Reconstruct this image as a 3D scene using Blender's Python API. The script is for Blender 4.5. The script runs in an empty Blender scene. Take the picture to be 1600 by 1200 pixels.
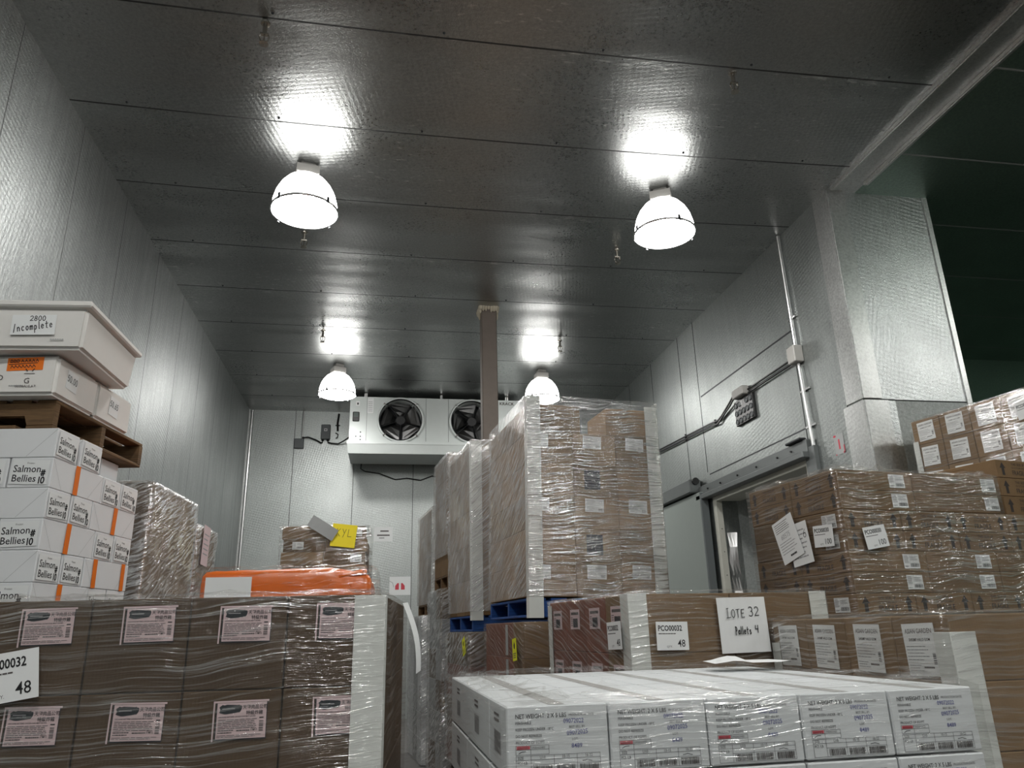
import bpy, bmesh, math, random
from mathutils import Vector, Matrix, noise
random.seed(7)
S = bpy.context.scene
COL = S.collection
R = math.radians

# ------------------------------------------------------------------ camera, world, exposure
def make_camera():
    f_px, pit, rol, yaw = 1161.05, 0.318252, -0.0254, 0.175682
    cy, sy = math.cos(yaw), math.sin(yaw)
    f0, r0, u0 = Vector((sy, cy, 0)), Vector((cy, -sy, 0)), Vector((0, 0, 1))
    fw = math.cos(pit) * f0 + math.sin(pit) * u0
    up = -math.sin(pit) * f0 + math.cos(pit) * u0
    r2 = math.cos(rol) * r0 + math.sin(rol) * up
    u2 = -math.sin(rol) * r0 + math.cos(rol) * up
    cd = bpy.data.cameras.new('camera')
    cd.sensor_fit = 'HORIZONTAL'; cd.sensor_width = 36.0
    cd.lens = 36.0 * f_px / 1600.0
    cd.clip_start = 0.05; cd.clip_end = 100
    co = bpy.data.objects.new('camera', cd); COL.objects.link(co)
    m = Matrix((r2, u2, -fw)).transposed().to_4x4()
    m.translation = Vector((0, 0, 1.5))
    co.matrix_world = m
    S.camera = co
make_camera()
W = bpy.data.worlds.new('world'); S.world = W; W.use_nodes = True
W.node_tree.nodes['Background'].inputs[0].default_value = (0.5, 0.6, 0.6, 1)
W.node_tree.nodes['Background'].inputs[1].default_value = 0.0
S.view_settings.view_transform = 'Standard'; S.view_settings.look = 'None'
S.view_settings.gamma = 1.0; S.view_settings.use_curve_mapping = False
S.view_settings.exposure = 0.0
# what each dome lamp gives off: upper half of its translucent shade, lower half, lens underneath
LAMP_FRONT, LAMP_BEHIND, LAMP_SIDE = (4.5, 15.0, 80.0), (10.0, 42.0, 84.0), (9.0, 38.0, 70.0)
LAMP_COL = (1.0, 0.985, 0.95)
S.cycles.use_denoising = True
S.cycles.max_bounces = 7; S.cycles.diffuse_bounces = 3; S.cycles.glossy_bounces = 4
S.cycles.transmission_bounces = 2; S.cycles.transparent_max_bounces = 24
S.cycles.sample_clamp_indirect = 6.0

# ------------------------------------------------------------------ materials
MATS = {}
def srgb(r, g, b):
    f = lambda c: (c / 255 / 12.92) if c / 255 <= 0.04045 else ((c / 255 + 0.055) / 1.055) ** 2.4
    return (f(r), f(g), f(b), 1)
class NT:
    def __init__(self, name):
        self.m = bpy.data.materials.new(name); self.m.use_nodes = True
        self.t = self.m.node_tree; self.t.nodes.clear()
        self.out = self.n('ShaderNodeOutputMaterial')
    def n(self, typ, **kw):
        nd = self.t.nodes.new(typ)
        for k, v in kw.items():
            if k.startswith('i_'):
                nd.inputs[int(k[2:])].default_value = v
            else:
                setattr(nd, k, v)
        return nd
    def l(self, a, b):
        self.t.links.new(a, b)
    def math(self, op, a, b=None, clamp=False):
        nd = self.n('ShaderNodeMath', operation=op, use_clamp=clamp)
        for i, v in enumerate((a, b)):
            if v is None: continue
            if isinstance(v, (int, float)): nd.inputs[i].default_value = v
            else: self.l(v, nd.inputs[i])
        return nd.outputs[0]
    def mix(self, fac, a, b):
        nd = self.n('ShaderNodeMix', data_type='RGBA')
        for i, v in ((0, fac), (6, a), (7, b)):
            if isinstance(v, (int, float)): nd.inputs[i].default_value = v
            elif isinstance(v, tuple): nd.inputs[i].default_value = v
            else: self.l(v, nd.inputs[i])
        return nd.outputs[2]
    def ramp(self, x, p0, p1, v0=0.0, v1=1.0):
        nd = self.n('ShaderNodeMapRange')
        self.l(x, nd.inputs[0])
        for i, v in zip((1, 2, 3, 4), (p0, p1, v0, v1)): nd.inputs[i].default_value = v
        return nd.outputs[0]
    def noise(self, vec, scale, detail=3, rough=0.5):
        nd = self.n('ShaderNodeTexNoise'); nd.inputs['Scale'].default_value = scale
        nd.inputs['Detail'].default_value = detail; nd.inputs['Roughness'].default_value = rough
        self.l(vec, nd.inputs['Vector']); return nd.outputs[0]
    def mapping(self, vec, scale=(1, 1, 1), rot=(0, 0, 0), loc=(0, 0, 0)):
        nd = self.n('ShaderNodeMapping')
        nd.inputs['Scale'].default_value = scale; nd.inputs['Rotation'].default_value = rot
        nd.inputs['Location'].default_value = loc
        self.l(vec, nd.inputs['Vector']); return nd.outputs[0]
    def bump(self, h, strength, dist, normal=None):
        nd = self.n('ShaderNodeBump'); nd.inputs['Strength'].default_value = strength
        nd.inputs['Distance'].default_value = dist
        self.l(h, nd.inputs['Height'])
        if normal is not None: self.l(normal, nd.inputs['Normal'])
        return nd.outputs[0]

def plain(name, col, rough=0.6, metal=0.0, spec=0.5, vary=0.0, emit=None):
    if name in MATS: return MATS[name]
    t = NT(name)
    p = t.n('ShaderNodeBsdfPrincipled')
    p.inputs['Base Color'].default_value = col
    p.inputs['Roughness'].default_value = rough; p.inputs['Metallic'].default_value = metal
    p.inputs['Specular IOR Level'].default_value = spec
    if vary:
        tc = t.n('ShaderNodeTexCoord')
        f = t.noise(tc.outputs['Object'], 9.0, 4, 0.6)
        dark = tuple(c * (1 - vary) for c in col[:3]) + (1,)
        t.l(t.mix(f, dark, tuple(min(1, c * (1 + vary * 0.6)) for c in col[:3]) + (1,)), p.inputs['Base Color'])
    if emit:
        p.inputs['Emission Color'].default_value = emit[0] + (1,) if len(emit[0]) == 3 else emit[0]
        p.inputs['Emission Strength'].default_value = emit[1]
    t.l(p.outputs[0], t.out.inputs[0])
    MATS[name] = t.m
    return t.m

def kraft(name, col, dark=0.8):
    """corrugated board: fibre mottling, fine flute lines, faint stains"""
    t = NT(name); p = t.n('ShaderNodeBsdfPrincipled')
    tc = t.n('ShaderNodeTexCoord'); v = tc.outputs['Object']
    oi = t.n('ShaderNodeObjectInfo')
    n1 = t.noise(v, 6.0, 4, 0.6); n2 = t.noise(t.mapping(v, (1, 1, 3)), 120.0, 2)
    f = t.math('ADD', t.math('MULTIPLY', n1, 0.6), t.math('MULTIPLY', n2, 0.4))
    f = t.math('ADD', f, t.math('MULTIPLY', t.math('SUBTRACT', oi.outputs['Random'], 0.5), 0.35))
    c = t.mix(t.ramp(f, 0.25, 0.75), tuple(x * dark for x in col[:3]) + (1,), tuple(min(1, x * 1.12) for x in col[:3]) + (1,))
    t.l(c, p.inputs['Base Color']); p.inputs['Roughness'].default_value = 0.72
    p.inputs['Specular IOR Level'].default_value = 0.25
    wv = t.n('ShaderNodeTexWave'); wv.inputs['Scale'].default_value = 30; wv.inputs['Distortion'].default_value = 0.3
    t.l(v, wv.inputs['Vector'])
    h = t.math('ADD', t.math('MULTIPLY', wv.outputs[1], 0.2), n1)
    t.l(t.bump(h, 0.15, 0.004), p.inputs['Normal'])
    t.l(p.outputs[0], t.out.inputs[0]); MATS[name] = t.m
    return t.m

def wood(name, c0, c1):
    t = NT(name); p = t.n('ShaderNodeBsdfPrincipled')
    tc = t.n('ShaderNodeTexCoord'); v = tc.outputs['Object']
    g = t.noise(t.mapping(v, (2, 2, 40)), 3.0, 5, 0.65); s = t.noise(v, 4.0, 3)
    f = t.math('ADD', t.math('MULTIPLY', g, 0.7), t.math('MULTIPLY', s, 0.4))
    t.l(t.mix(t.ramp(f, 0.35, 0.75), c0, c1), p.inputs['Base Color']); p.inputs['Roughness'].default_value = 0.8
    t.l(t.bump(g, 0.4, 0.004), p.inputs['Normal'])
    t.l(p.outputs[0], t.out.inputs[0]); MATS[name] = t.m
    return t.m

def galvanized(name, base, rough, seam_axis=None, seam_off=0.0, pitch=1.168, emboss=0.3, joint=0.012, jw=0.011, streak=0.0, stain_glint=0.0, hz=None, ripple=0.0, flat=False, met=1.0):
    """stucco-embossed zinc sheet with panel joints every 1.168 m; world position drives everything"""
    t = NT(name); p = t.n('ShaderNodeBsdfPrincipled')
    geo = t.n('ShaderNodeNewGeometry'); v = geo.outputs['Position']
    sep = t.n('ShaderNodeSeparateXYZ'); t.l(v, sep.inputs[0])
    big = t.noise(v, 0.9, 3, 0.5); spang = t.noise(v, 45.0, 3, 0.7); fine = t.noise(v, 160.0, 2)
    c = t.mix(t.ramp(spang, 0.3, 0.7), tuple(x * 0.74 for x in base[:3]) + (1,), tuple(min(1, x * 1.16) for x in base[:3]) + (1,))
    c = t.mix(t.ramp(big, 0.35, 0.7, 0, 0.45), c, tuple(x * 0.8 for x in base[:3]) + (1,))
    if streak:
        sk = t.noise(t.mapping(v, (14, 14, 1.1)), 1.6, 3, 0.6)
        c = t.mix(t.ramp(sk, 0.35, 0.70, 0, streak), c, tuple(x * 0.55 for x in base[:3]) + (1,))
    r = t.math('ADD', t.ramp(spang, 0.2, 0.8, rough - 0.05, rough + 0.07), t.ramp(big, 0.3, 0.7, -0.03, 0.05))
    metal = None
    seam = None
    def line(axis, off, pit, w):
        a = t.math('DIVIDE', t.math('SUBTRACT', sep.outputs[axis], off), pit)
        d = t.math('MULTIPLY', t.math('ABSOLUTE', t.math('SUBTRACT', a, t.math('ROUND', a))), pit)
        return t.ramp(d, w * 0.55, w, 1.0, 0.0)
    if seam_axis is not None:
        seam = line('XYZ'.index(seam_axis), seam_off, pitch, jw)
    if hz is not None:
        d = t.math('ABSOLUTE', t.math('SUBTRACT', sep.outputs[2], hz))
        l2 = t.ramp(d, 0.005, 0.010, 1.0, 0.0)
        seam = l2 if seam is None else t.math('MAXIMUM', seam, l2)
    if stain_glint:
        # mineral bloom and painted glints of small bumps: pale flecks in patches and along some joints
        patch = t.ramp(t.noise(v, 0.75, 2), 0.50, 0.66)
        fl = t.ramp(t.noise(t.mapping(v, (6, 22, 6)), 1.6, 4, 0.65), 0.60, 0.70)
        s1 = t.math('MULTIPLY', t.math('MULTIPLY', patch, fl), stain_glint)
        if seam_axis is not None:
            near = line('XYZ'.index(seam_axis), seam_off + 0.05, pitch, 0.10)
            s2 = t.math('MULTIPLY', t.math('MULTIPLY', near, t.ramp(t.noise(t.mapping(v, (2.2, 9, 3)), 2.0, 5, 0.7), 0.56, 0.68)), t.ramp(t.noise(v, 0.6, 1, 0.5), 0.48, 0.56))
            s1 = t.math('MAXIMUM', s1, t.math('MULTIPLY', s2, stain_glint))
        c = t.mix(s1, c, (0.90, 0.91, 0.88, 1))
        r = t.math('ADD', r, t.math('MULTIPLY', s1, 0.04))
    if seam is not None:
        c = t.mix(t.math('MULTIPLY', seam, 0.85), c, (joint, joint, joint, 1))
        r = t.math('ADD', r, t.math('MULTIPLY', seam, 0.3))
    t.l(c, p.inputs['Base Color']); t.l(r, p.inputs['Roughness'])
    if metal is not None: t.l(metal, p.inputs['Metallic'])
    else: p.inputs['Metallic'].default_value = met
    # embossed dimples + sheet ripple
    u = t.math('ADD', sep.outputs[0], sep.outputs[1]) if not flat else sep.outputs[0]
    w = sep.outputs[2] if not flat else sep.outputs[1]
    k = 2 * math.pi / 0.075
    la = t.math('SINE', t.math('MULTIPLY', t.math('ADD', u, t.math('MULTIPLY', w, 0.6)), k)); lb = t.math('SINE', t.math('MULTIPLY', t.math('SUBTRACT', t.math('MULTIPLY', u, 0.6), w), k))
    lat = t.math('MULTIPLY', t.math('MULTIPLY', la, lb), t.ramp(t.noise(v, 1.3, 2), 0.35, 0.65, 0.04, 0.30))
    grain = t.noise(v, 85.0, 2, 0.6)
    h = t.math('ADD', lat, t.math('ADD', t.math('MULTIPLY', grain, 1.0), t.math('MULTIPLY', fine, 0.25)))
    nrm = t.bump(h, emboss, 0.003)
    if ripple:
        wide = t.noise(t.mapping(v, (0.30, 1.5, 0.6)), 1.3, 1, 0.4)
        nrm = t.bump(wide, ripple, 0.10, nrm)
    t.l(nrm, p.inputs['Normal'])
    t.l(p.outputs[0], t.out.inputs[0]); MATS[name] = t.m
    return t.m

def film_mat(name, angle=0.0, strength=1.0, haze=0.05, su=3.0, sv=70.0, gloss=0.16, thr=0.5, rid=2.6, base=0.6, bump=0.007):
    """thin stretch film: clear, with pulled ridges that catch the lamps"""
    t = NT(name)
    uv = t.n('ShaderNodeUVMap'); v = uv.outputs[0]
    warp = t.n('ShaderNodeTexNoise'); warp.inputs['Scale'].default_value = 2.2; warp.inputs['Detail'].default_value = 2
    t.l(v, warp.inputs['Vector'])
    sub = t.n('ShaderNodeVectorMath', operation='SUBTRACT'); t.l(warp.outputs['Color'], sub.inputs[0]); sub.inputs[1].default_value = (0.5, 0.5, 0.5)
    sc = t.n('ShaderNodeVectorMath', operation='SCALE'); t.l(sub.outputs[0], sc.inputs[0]); sc.inputs['Scale'].default_value = 0.10
    ad = t.n('ShaderNodeVectorMath', operation='ADD'); t.l(v, ad.inputs[0]); t.l(sc.outputs[0], ad.inputs[1])
    rotn = t.n('ShaderNodeMapping'); rotn.inputs['Rotation'].default_value = (0, 0, -angle); t.l(ad.outputs[0], rotn.inputs['Vector'])
    vv = t.mapping(rotn.outputs[0], (su, sv, 1))
    n1 = t.noise(vv, 1.0, 3, 0.62)
    n2 = t.noise(t.mapping(rotn.outputs[0], (su * 2.3, sv * 2.0, 1), loc=(4.1, 2.3, 0)), 1.0, 2, 0.5)
    patch = t.ramp(t.noise(v, 2.6, 2, 0.5), 0.36, 0.60, 0.35, 1.0)
    h = t.math('ADD', n1, t.math('MULTIPLY', n2, 0.45))
    nrm = t.bump(h, 1.0, bump)
    ridge = t.math('MULTIPLY', t.ramp(n1, thr - 0.01, thr + 0.13), patch)
    tr = t.n('ShaderNodeBsdfTransparent'); tr.inputs[0].default_value = (0.955, 0.955, 0.95, 1)
    gl = t.n('ShaderNodeBsdfGlossy'); gl.inputs['Color'].default_value = (1, 1, 1, 1); gl.inputs['Roughness'].default_value = 0.13
    t.l(nrm, gl.inputs['Normal'])
    df = t.n('ShaderNodeBsdfDiffuse'); df.inputs['Color'].default_value = (0.85, 0.85, 0.85, 1); t.l(nrm, df.inputs['Normal'])
    fg = t.math('MULTIPLY', t.math('ADD', t.math('MULTIPLY', ridge, gloss * 1.6), gloss * 0.25), strength, True)
    m1 = t.n('ShaderNodeMixShader'); t.l(fg, m1.inputs[0]); t.l(tr.outputs[0], m1.inputs[1]); t.l(gl.outputs[0], m1.inputs[2])
    fd = t.math('MULTIPLY', t.math('ADD', t.math('MULTIPLY', ridge, rid), base), haze, True)  # film haze; diffuse white on the ridges stands in for highlights
    m2 = t.n('ShaderNodeMixShader'); t.l(fd, m2.inputs[0]); t.l(m1.outputs[0], m2.inputs[1]); t.l(df.outputs[0], m2.inputs[2])
    t.l(m2.outputs[0], t.out.inputs[0]); MATS[name] = t.m
    return t.m

M_CEIL = galvanized('ceiling_sheet', (0.42, 0.43, 0.425, 1), 0.29, 'Y', 5.63, emboss=0.6, stain_glint=0.75, ripple=0.30, flat=True)
M_LEFT = galvanized('left_wall_sheet', (0.44, 0.46, 0.455, 1), 0.43, 'Y', 4.81, 1.172, emboss=1.1, joint=0.10, jw=0.007, streak=0.5)
M_BACK = galvanized('back_wall_sheet', (0.52, 0.55, 0.54, 1), 0.42, 'X', -1.77, 1.17, emboss=1.0, joint=0.10, jw=0.007, streak=0.08)
M_RIGHT = galvanized('right_wall_sheet', (0.43, 0.455, 0.445, 1), 0.43, None, emboss=0.9, streak=0.25)
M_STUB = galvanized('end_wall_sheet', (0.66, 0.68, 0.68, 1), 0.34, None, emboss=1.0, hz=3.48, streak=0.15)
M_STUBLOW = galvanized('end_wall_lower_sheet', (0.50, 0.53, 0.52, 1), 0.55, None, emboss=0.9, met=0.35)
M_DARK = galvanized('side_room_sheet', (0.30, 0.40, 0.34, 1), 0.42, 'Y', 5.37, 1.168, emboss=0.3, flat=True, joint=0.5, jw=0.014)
M_TRIM = galvanized('bent_metal_trim', (0.70, 0.71, 0.70, 1), 0.38, None, emboss=0.3)
M_FLOOR = plain('concrete', (0.16, 0.155, 0.15, 1), 0.75, vary=0.3)
M_KRAFT = kraft('kraft_board', srgb(122, 98, 70))
M_KRAFT_D = kraft('dark_kraft_board', srgb(104, 84, 60))
M_KRAFT_L = kraft('light_kraft_board', srgb(150, 124, 94))
M_KRAFT_A = kraft('brown_grey_board', srgb(78, 62, 44))
M_KRAFT_R = kraft('reddish_board', srgb(126, 78, 62))
M_KRAFT_P = kraft('pale_kraft_board', srgb(134, 110, 82))
M_WBOX = plain('white_board', srgb(226, 228, 230), 0.55, vary=0.04)
M_WCART = plain('coated_white_board', srgb(214, 218, 220), 0.5, vary=0.04)
M_GREYBOX = plain('grey_board', srgb(170, 172, 172), 0.6, vary=0.08)
M_FOAM = plain('expanded_foam', srgb(228, 226, 222), 0.8, vary=0.05)
M_PAPER = plain('paper', srgb(232, 234, 234), 0.7)
M_PAPER_P = plain('pink_grey_label_paper', srgb(214, 190, 192), 0.6)
M_CORNER = plain('edge_board_paper', srgb(214, 217, 213), 0.65, vary=0.05)
M_INK = plain('black_ink', (0.012, 0.012, 0.014, 1), 0.6)
M_INKSOFT = plain('faded_ink', srgb(88, 82, 82), 0.7)
M_GREYINK = plain('grey_print', srgb(150, 150, 152), 0.7)
M_BOXINK = plain('carton_print', srgb(52, 44, 40), 0.7)
M_BLUEINK = plain('blue_stamp_ink', srgb(62, 66, 140), 0.7)
M_SMEAR = plain('blue_black_smear', srgb(28, 36, 42), 0.6)
M_REDINK = plain('red_print', srgb(205, 70, 84), 0.6)
M_ORANGE = plain('orange_tape', srgb(236, 118, 16), 0.4)
M_ORANGESHEET = plain('orange_plastic', srgb(236, 112, 16), 0.28, vary=0.15)
M_YELLOW = plain('yellow_paper', srgb(246, 224, 40), 0.6)
M_YGREEN = plain('yellow_green_paper', srgb(222, 224, 30), 0.6)
M_BLACKLABEL = plain('black_label', srgb(34, 36, 48), 0.4)
M_TAPE = plain('clear_tape', srgb(196, 196, 194), 0.25)
M_WOOD = wood('pallet_wood', srgb(58, 43, 28), srgb(132, 102, 68))
M_BLUEWOOD = wood('blue_painted_wood', srgb(14, 40, 84), srgb(28, 84, 158))
M_COLUMN = plain('column_paint', srgb(122, 112, 104), 0.6, vary=0.18)
M_INSUL = plain('spray_insulation', srgb(214, 206, 186), 0.9, vary=0.25)
M_CAST = plain('cast_metal_grey', srgb(176, 174, 170), 0.5, vary=0.1)
M_STEEL = plain('bright_steel', (0.62, 0.62, 0.62, 1), 0.28, 1.0)
M_BRASS = plain('sprinkler_metal', (0.5, 0.47, 0.42, 1), 0.25, 1.0)
M_DKMETAL = plain('dark_metal', srgb(58, 60, 62), 0.45, 0.6)
M_BLACK = plain('black_plastic', (0.012, 0.012, 0.013, 1), 0.4)
M_GREYPL = plain('grey_plastic', srgb(104, 108, 110), 0.5)
M_UNIT = plain('cooler_casing', srgb(206, 212, 210), 0.4, 0.15, vary=0.05)
M_BLADE = plain('aluminium_blade', (0.10, 0.10, 0.10, 1), 0.42, 1.0)
M_DOOR = plain('door_panel_grey', srgb(150, 158, 154), 0.5, vary=0.05)
M_DOORDK = plain('door_edge_grey', srgb(104, 110, 112), 0.5)
M_RAIL = plain('track_grey', srgb(120, 124, 124), 0.45, 0.5, vary=0.1)
M_FRAME = plain('door_frame_white', srgb(206, 206, 196), 0.55, vary=0.05)
M_SCREEN = plain('display_green', srgb(70, 84, 80), 0.3)
M_SHADE = None

F_LIGHT = film_mat('film_level', R(2), 1.3, 0.035, 2.6, 85, gloss=0.18)
F_BOX = film_mat('film_white_boxes', R(2), 1.0, 0.03, 2.2, 85, gloss=0.15, thr=0.51)
F_FRONT = film_mat('film_front', R(3), 1.2, 0.022, 1.7, 118, gloss=0.18, thr=0.50)
F_TALL = film_mat('film_tall', R(4), 2.0, 0.035, 3.6, 90, gloss=0.30, thr=0.49, bump=0.006)
F_TALLSIDE = film_mat('film_tall_side', R(26), 1.8, 0.11, 4.0, 75, gloss=0.28, thr=0.47, rid=2.0, base=1.0)  # side whitened more than the front, for lamplight falling on it
F_DIAG = film_mat('film_diagonal', R(-20), 1.4, 0.035, 2.0, 75, gloss=0.20, thr=0.50)
F_STEEP = film_mat('film_steep', R(38), 1.7, 0.12, 4.0, 85, gloss=0.26, thr=0.46, rid=1.8, base=1.2)  # extra white put in for the lamplit left faces of the stacks
F_MESS = film_mat('film_crumpled', R(24), 1.9, 0.10, 6.0, 50, gloss=0.28, thr=0.46, rid=2.0, base=0.8)
F_SHINE = film_mat('film_shiny', R(12), 1.6, 0.012, 5.0, 40, gloss=0.22, thr=0.51)
F_CLEAR = film_mat('film_clear', R(10), 1.0, 0.004, 4.0, 40, gloss=0.14, thr=0.52)

# ------------------------------------------------------------------ mesh builder
class MB:
    def __init__(self): self.v, self.f, self.mi, self.m, self.uv = [], [], [], [], None
    def mat(self, m):
        if m not in self.m: self.m.append(m)
        return self.m.index(m)
    def add(self, vs, fs, m, mx=None):
        b = len(self.v); k = self.mat(m)
        self.v += [tuple(mx @ Vector(p)) if mx is not None else tuple(p) for p in vs]
        for f in fs: self.f.append(tuple(b + i for i in f)); self.mi.append(k)
        return self
    def box(self, x0, x1, y0, y1, z0, z1, m, mx=None):
        vs = [(x, y, z) for z in (z0, z1) for y in (y0, y1) for x in (x0, x1)]
        return self.add(vs, [(0, 2, 3, 1), (4, 5, 7, 6), (0, 1, 5, 4), (2, 6, 7, 3), (0, 4, 6, 2), (1, 3, 7, 5)], m, mx)
    def cbox(self, x0, x1, y0, y1, z0, z1, m, c=0.004, mx=None):
        """box with chamfered edges"""
        bm = bmesh.new(); bmesh.ops.create_cube(bm, size=1)
        for v in bm.verts:
            v.co = Vector(((x0 + x1) / 2 + v.co.x * (x1 - x0), (y0 + y1) / 2 + v.co.y * (y1 - y0), (z0 + z1) / 2 + v.co.z * (z1 - z0)))
        bmesh.ops.bevel(bm, geom=bm.edges[:], offset=c, segments=1, affect='EDGES')
        bm.verts.index_update()
        self.add([v.co.copy() for v in bm.verts], [[v.index for v in f.verts] for f in bm.faces], m, mx)
        bm.free(); return self
    def quad(self, x0, y0, x1, y1, z, m, mx=None):
        return self.add([(x0, y0, z), (x1, y0, z), (x1, y1, z), (x0, y1, z)], [(0, 1, 2, 3)], m, mx)
    def poly(self, pts, z, m, mx=None):
        return self.add([(x, y, z) for x, y in pts], [tuple(range(len(pts)))], m, mx)
    def tube(self, pts, r, m, n=8, cap=True, mx=None):
        pts = [Vector(p) for p in pts]; b = []; fs = []
        ref = None
        for i, p in enumerate(pts):
            d = (pts[min(i + 1, len(pts) - 1)] - pts[max(i - 1, 0)]).normalized()
            if ref is None: ref = Vector((0, 0, 1)) if abs(d.z) < 0.9 else Vector((1, 0, 0))
            u = d.cross(ref).normalized(); w = u.cross(d).normalized()
            ref = w if i else ref
            for k in range(n):
                a = 2 * math.pi * k / n
                b.append(p + (u * math.cos(a) + w * math.sin(a)) * r)
        for i in range(len(pts) - 1):
            for k in range(n):
                fs.append((i * n + k, i * n + (k + 1) % n, (i + 1) * n + (k + 1) % n, (i + 1) * n + k))
        if cap: fs += [tuple(range(n))[::-1], tuple((len(pts) - 1) * n + k for k in range(n))]
        return self.add(b, fs, m, mx)
    def lathe(self, prof, m, n=32, mx=None):
        vs, fs = [], []
        for r, z in prof:
            for k in range(n):
                a = 2 * math.pi * k / n; vs.append((r * math.cos(a), r * math.sin(a), z))
        for i in range(len(prof) - 1):
            for k in range(n):
                fs.append((i * n + k, i * n + (k + 1) % n, (i + 1) * n + (k + 1) % n, (i + 1) * n + k))
        return self.add(vs, fs, m, mx)
    def stroke(self, pts, w, z, m, mx=None):
        """a pen line as flat segments with round-ish joints"""
        for (ax, ay), (bx, by) in zip(pts, pts[1:]):
            d = math.hypot(bx - ax, by - ay)
            if d < 1e-6: continue
            ux, uy = (bx - ax) / d * w * 0.5, (by - ay) / d * w * 0.5
            self.add([(ax - ux + uy, ay - uy - ux, z), (bx + ux + uy, by + uy - ux, z), (bx + ux - uy, by + uy + ux, z), (ax - ux - uy, ay - uy + ux, z)], [(0, 1, 2, 3)], m, mx)
        return self
    def text(self, s, x, y, size, m, z=0.0006, align='LEFT', bold=0.0, sx=1.0, shear=0.0, mx=None):
        vs, fs, w = text_mesh(s, bold, shear)
        k = size
        off = {'LEFT': 0, 'CENTER': -w * k * sx / 2, 'RIGHT': -w * k * sx}[align]
        return self.add([(x + off + a * k * sx, y + b * k, z) for a, b in vs], fs, m, mx)
    def hand(self, s, x, y, size, m, w=0.004, z=0.0008, sp=0.78, mx=None):
        for ch in s:
            for st in HAND.get(ch, []):
                self.stroke([(x + a * size * sp * 0.80 * (1 if ch not in '.1l' else 0.6), y + b * size) for a, b in st], w, z, m, mx)
            x += size * (sp if ch not in '.1l' else sp * 0.6)
        return self
    def data(self, name, smooth=False):
        me = bpy.data.meshes.new(name)
        me.from_pydata(self.v, [], self.f)
        for m in self.m: me.materials.append(m)
        me.polygons.foreach_set('material_index', self.mi)
        if smooth: me.polygons.foreach_set('use_smooth', [True] * len(self.f))
        me.update(); return me

TXT = {}
def text_mesh(s, bold=0.0, shear=0.0):
    key = (s, bold, shear)
    if key in TXT: return TXT[key]
    cu = bpy.data.curves.new('lettering', 'FONT'); cu.body = s; cu.resolution_u = 2; cu.offset = bold; cu.shear = shear
    o = bpy.data.objects.new('lettering', cu); COL.objects.link(o)
    dg = bpy.context.evaluated_depsgraph_get()
    me = bpy.data.meshes.new_from_object(o.evaluated_get(dg))
    vs = [(v.co.x, v.co.y) for v in me.vertices]; fs = [tuple(p.vertices) for p in me.polygons]
    w = max([v[0] for v in vs], default=0)
    bpy.data.meshes.remove(me); bpy.data.objects.remove(o); bpy.data.curves.remove(cu)
    TXT[key] = (vs, fs, w); return TXT[key]

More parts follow.
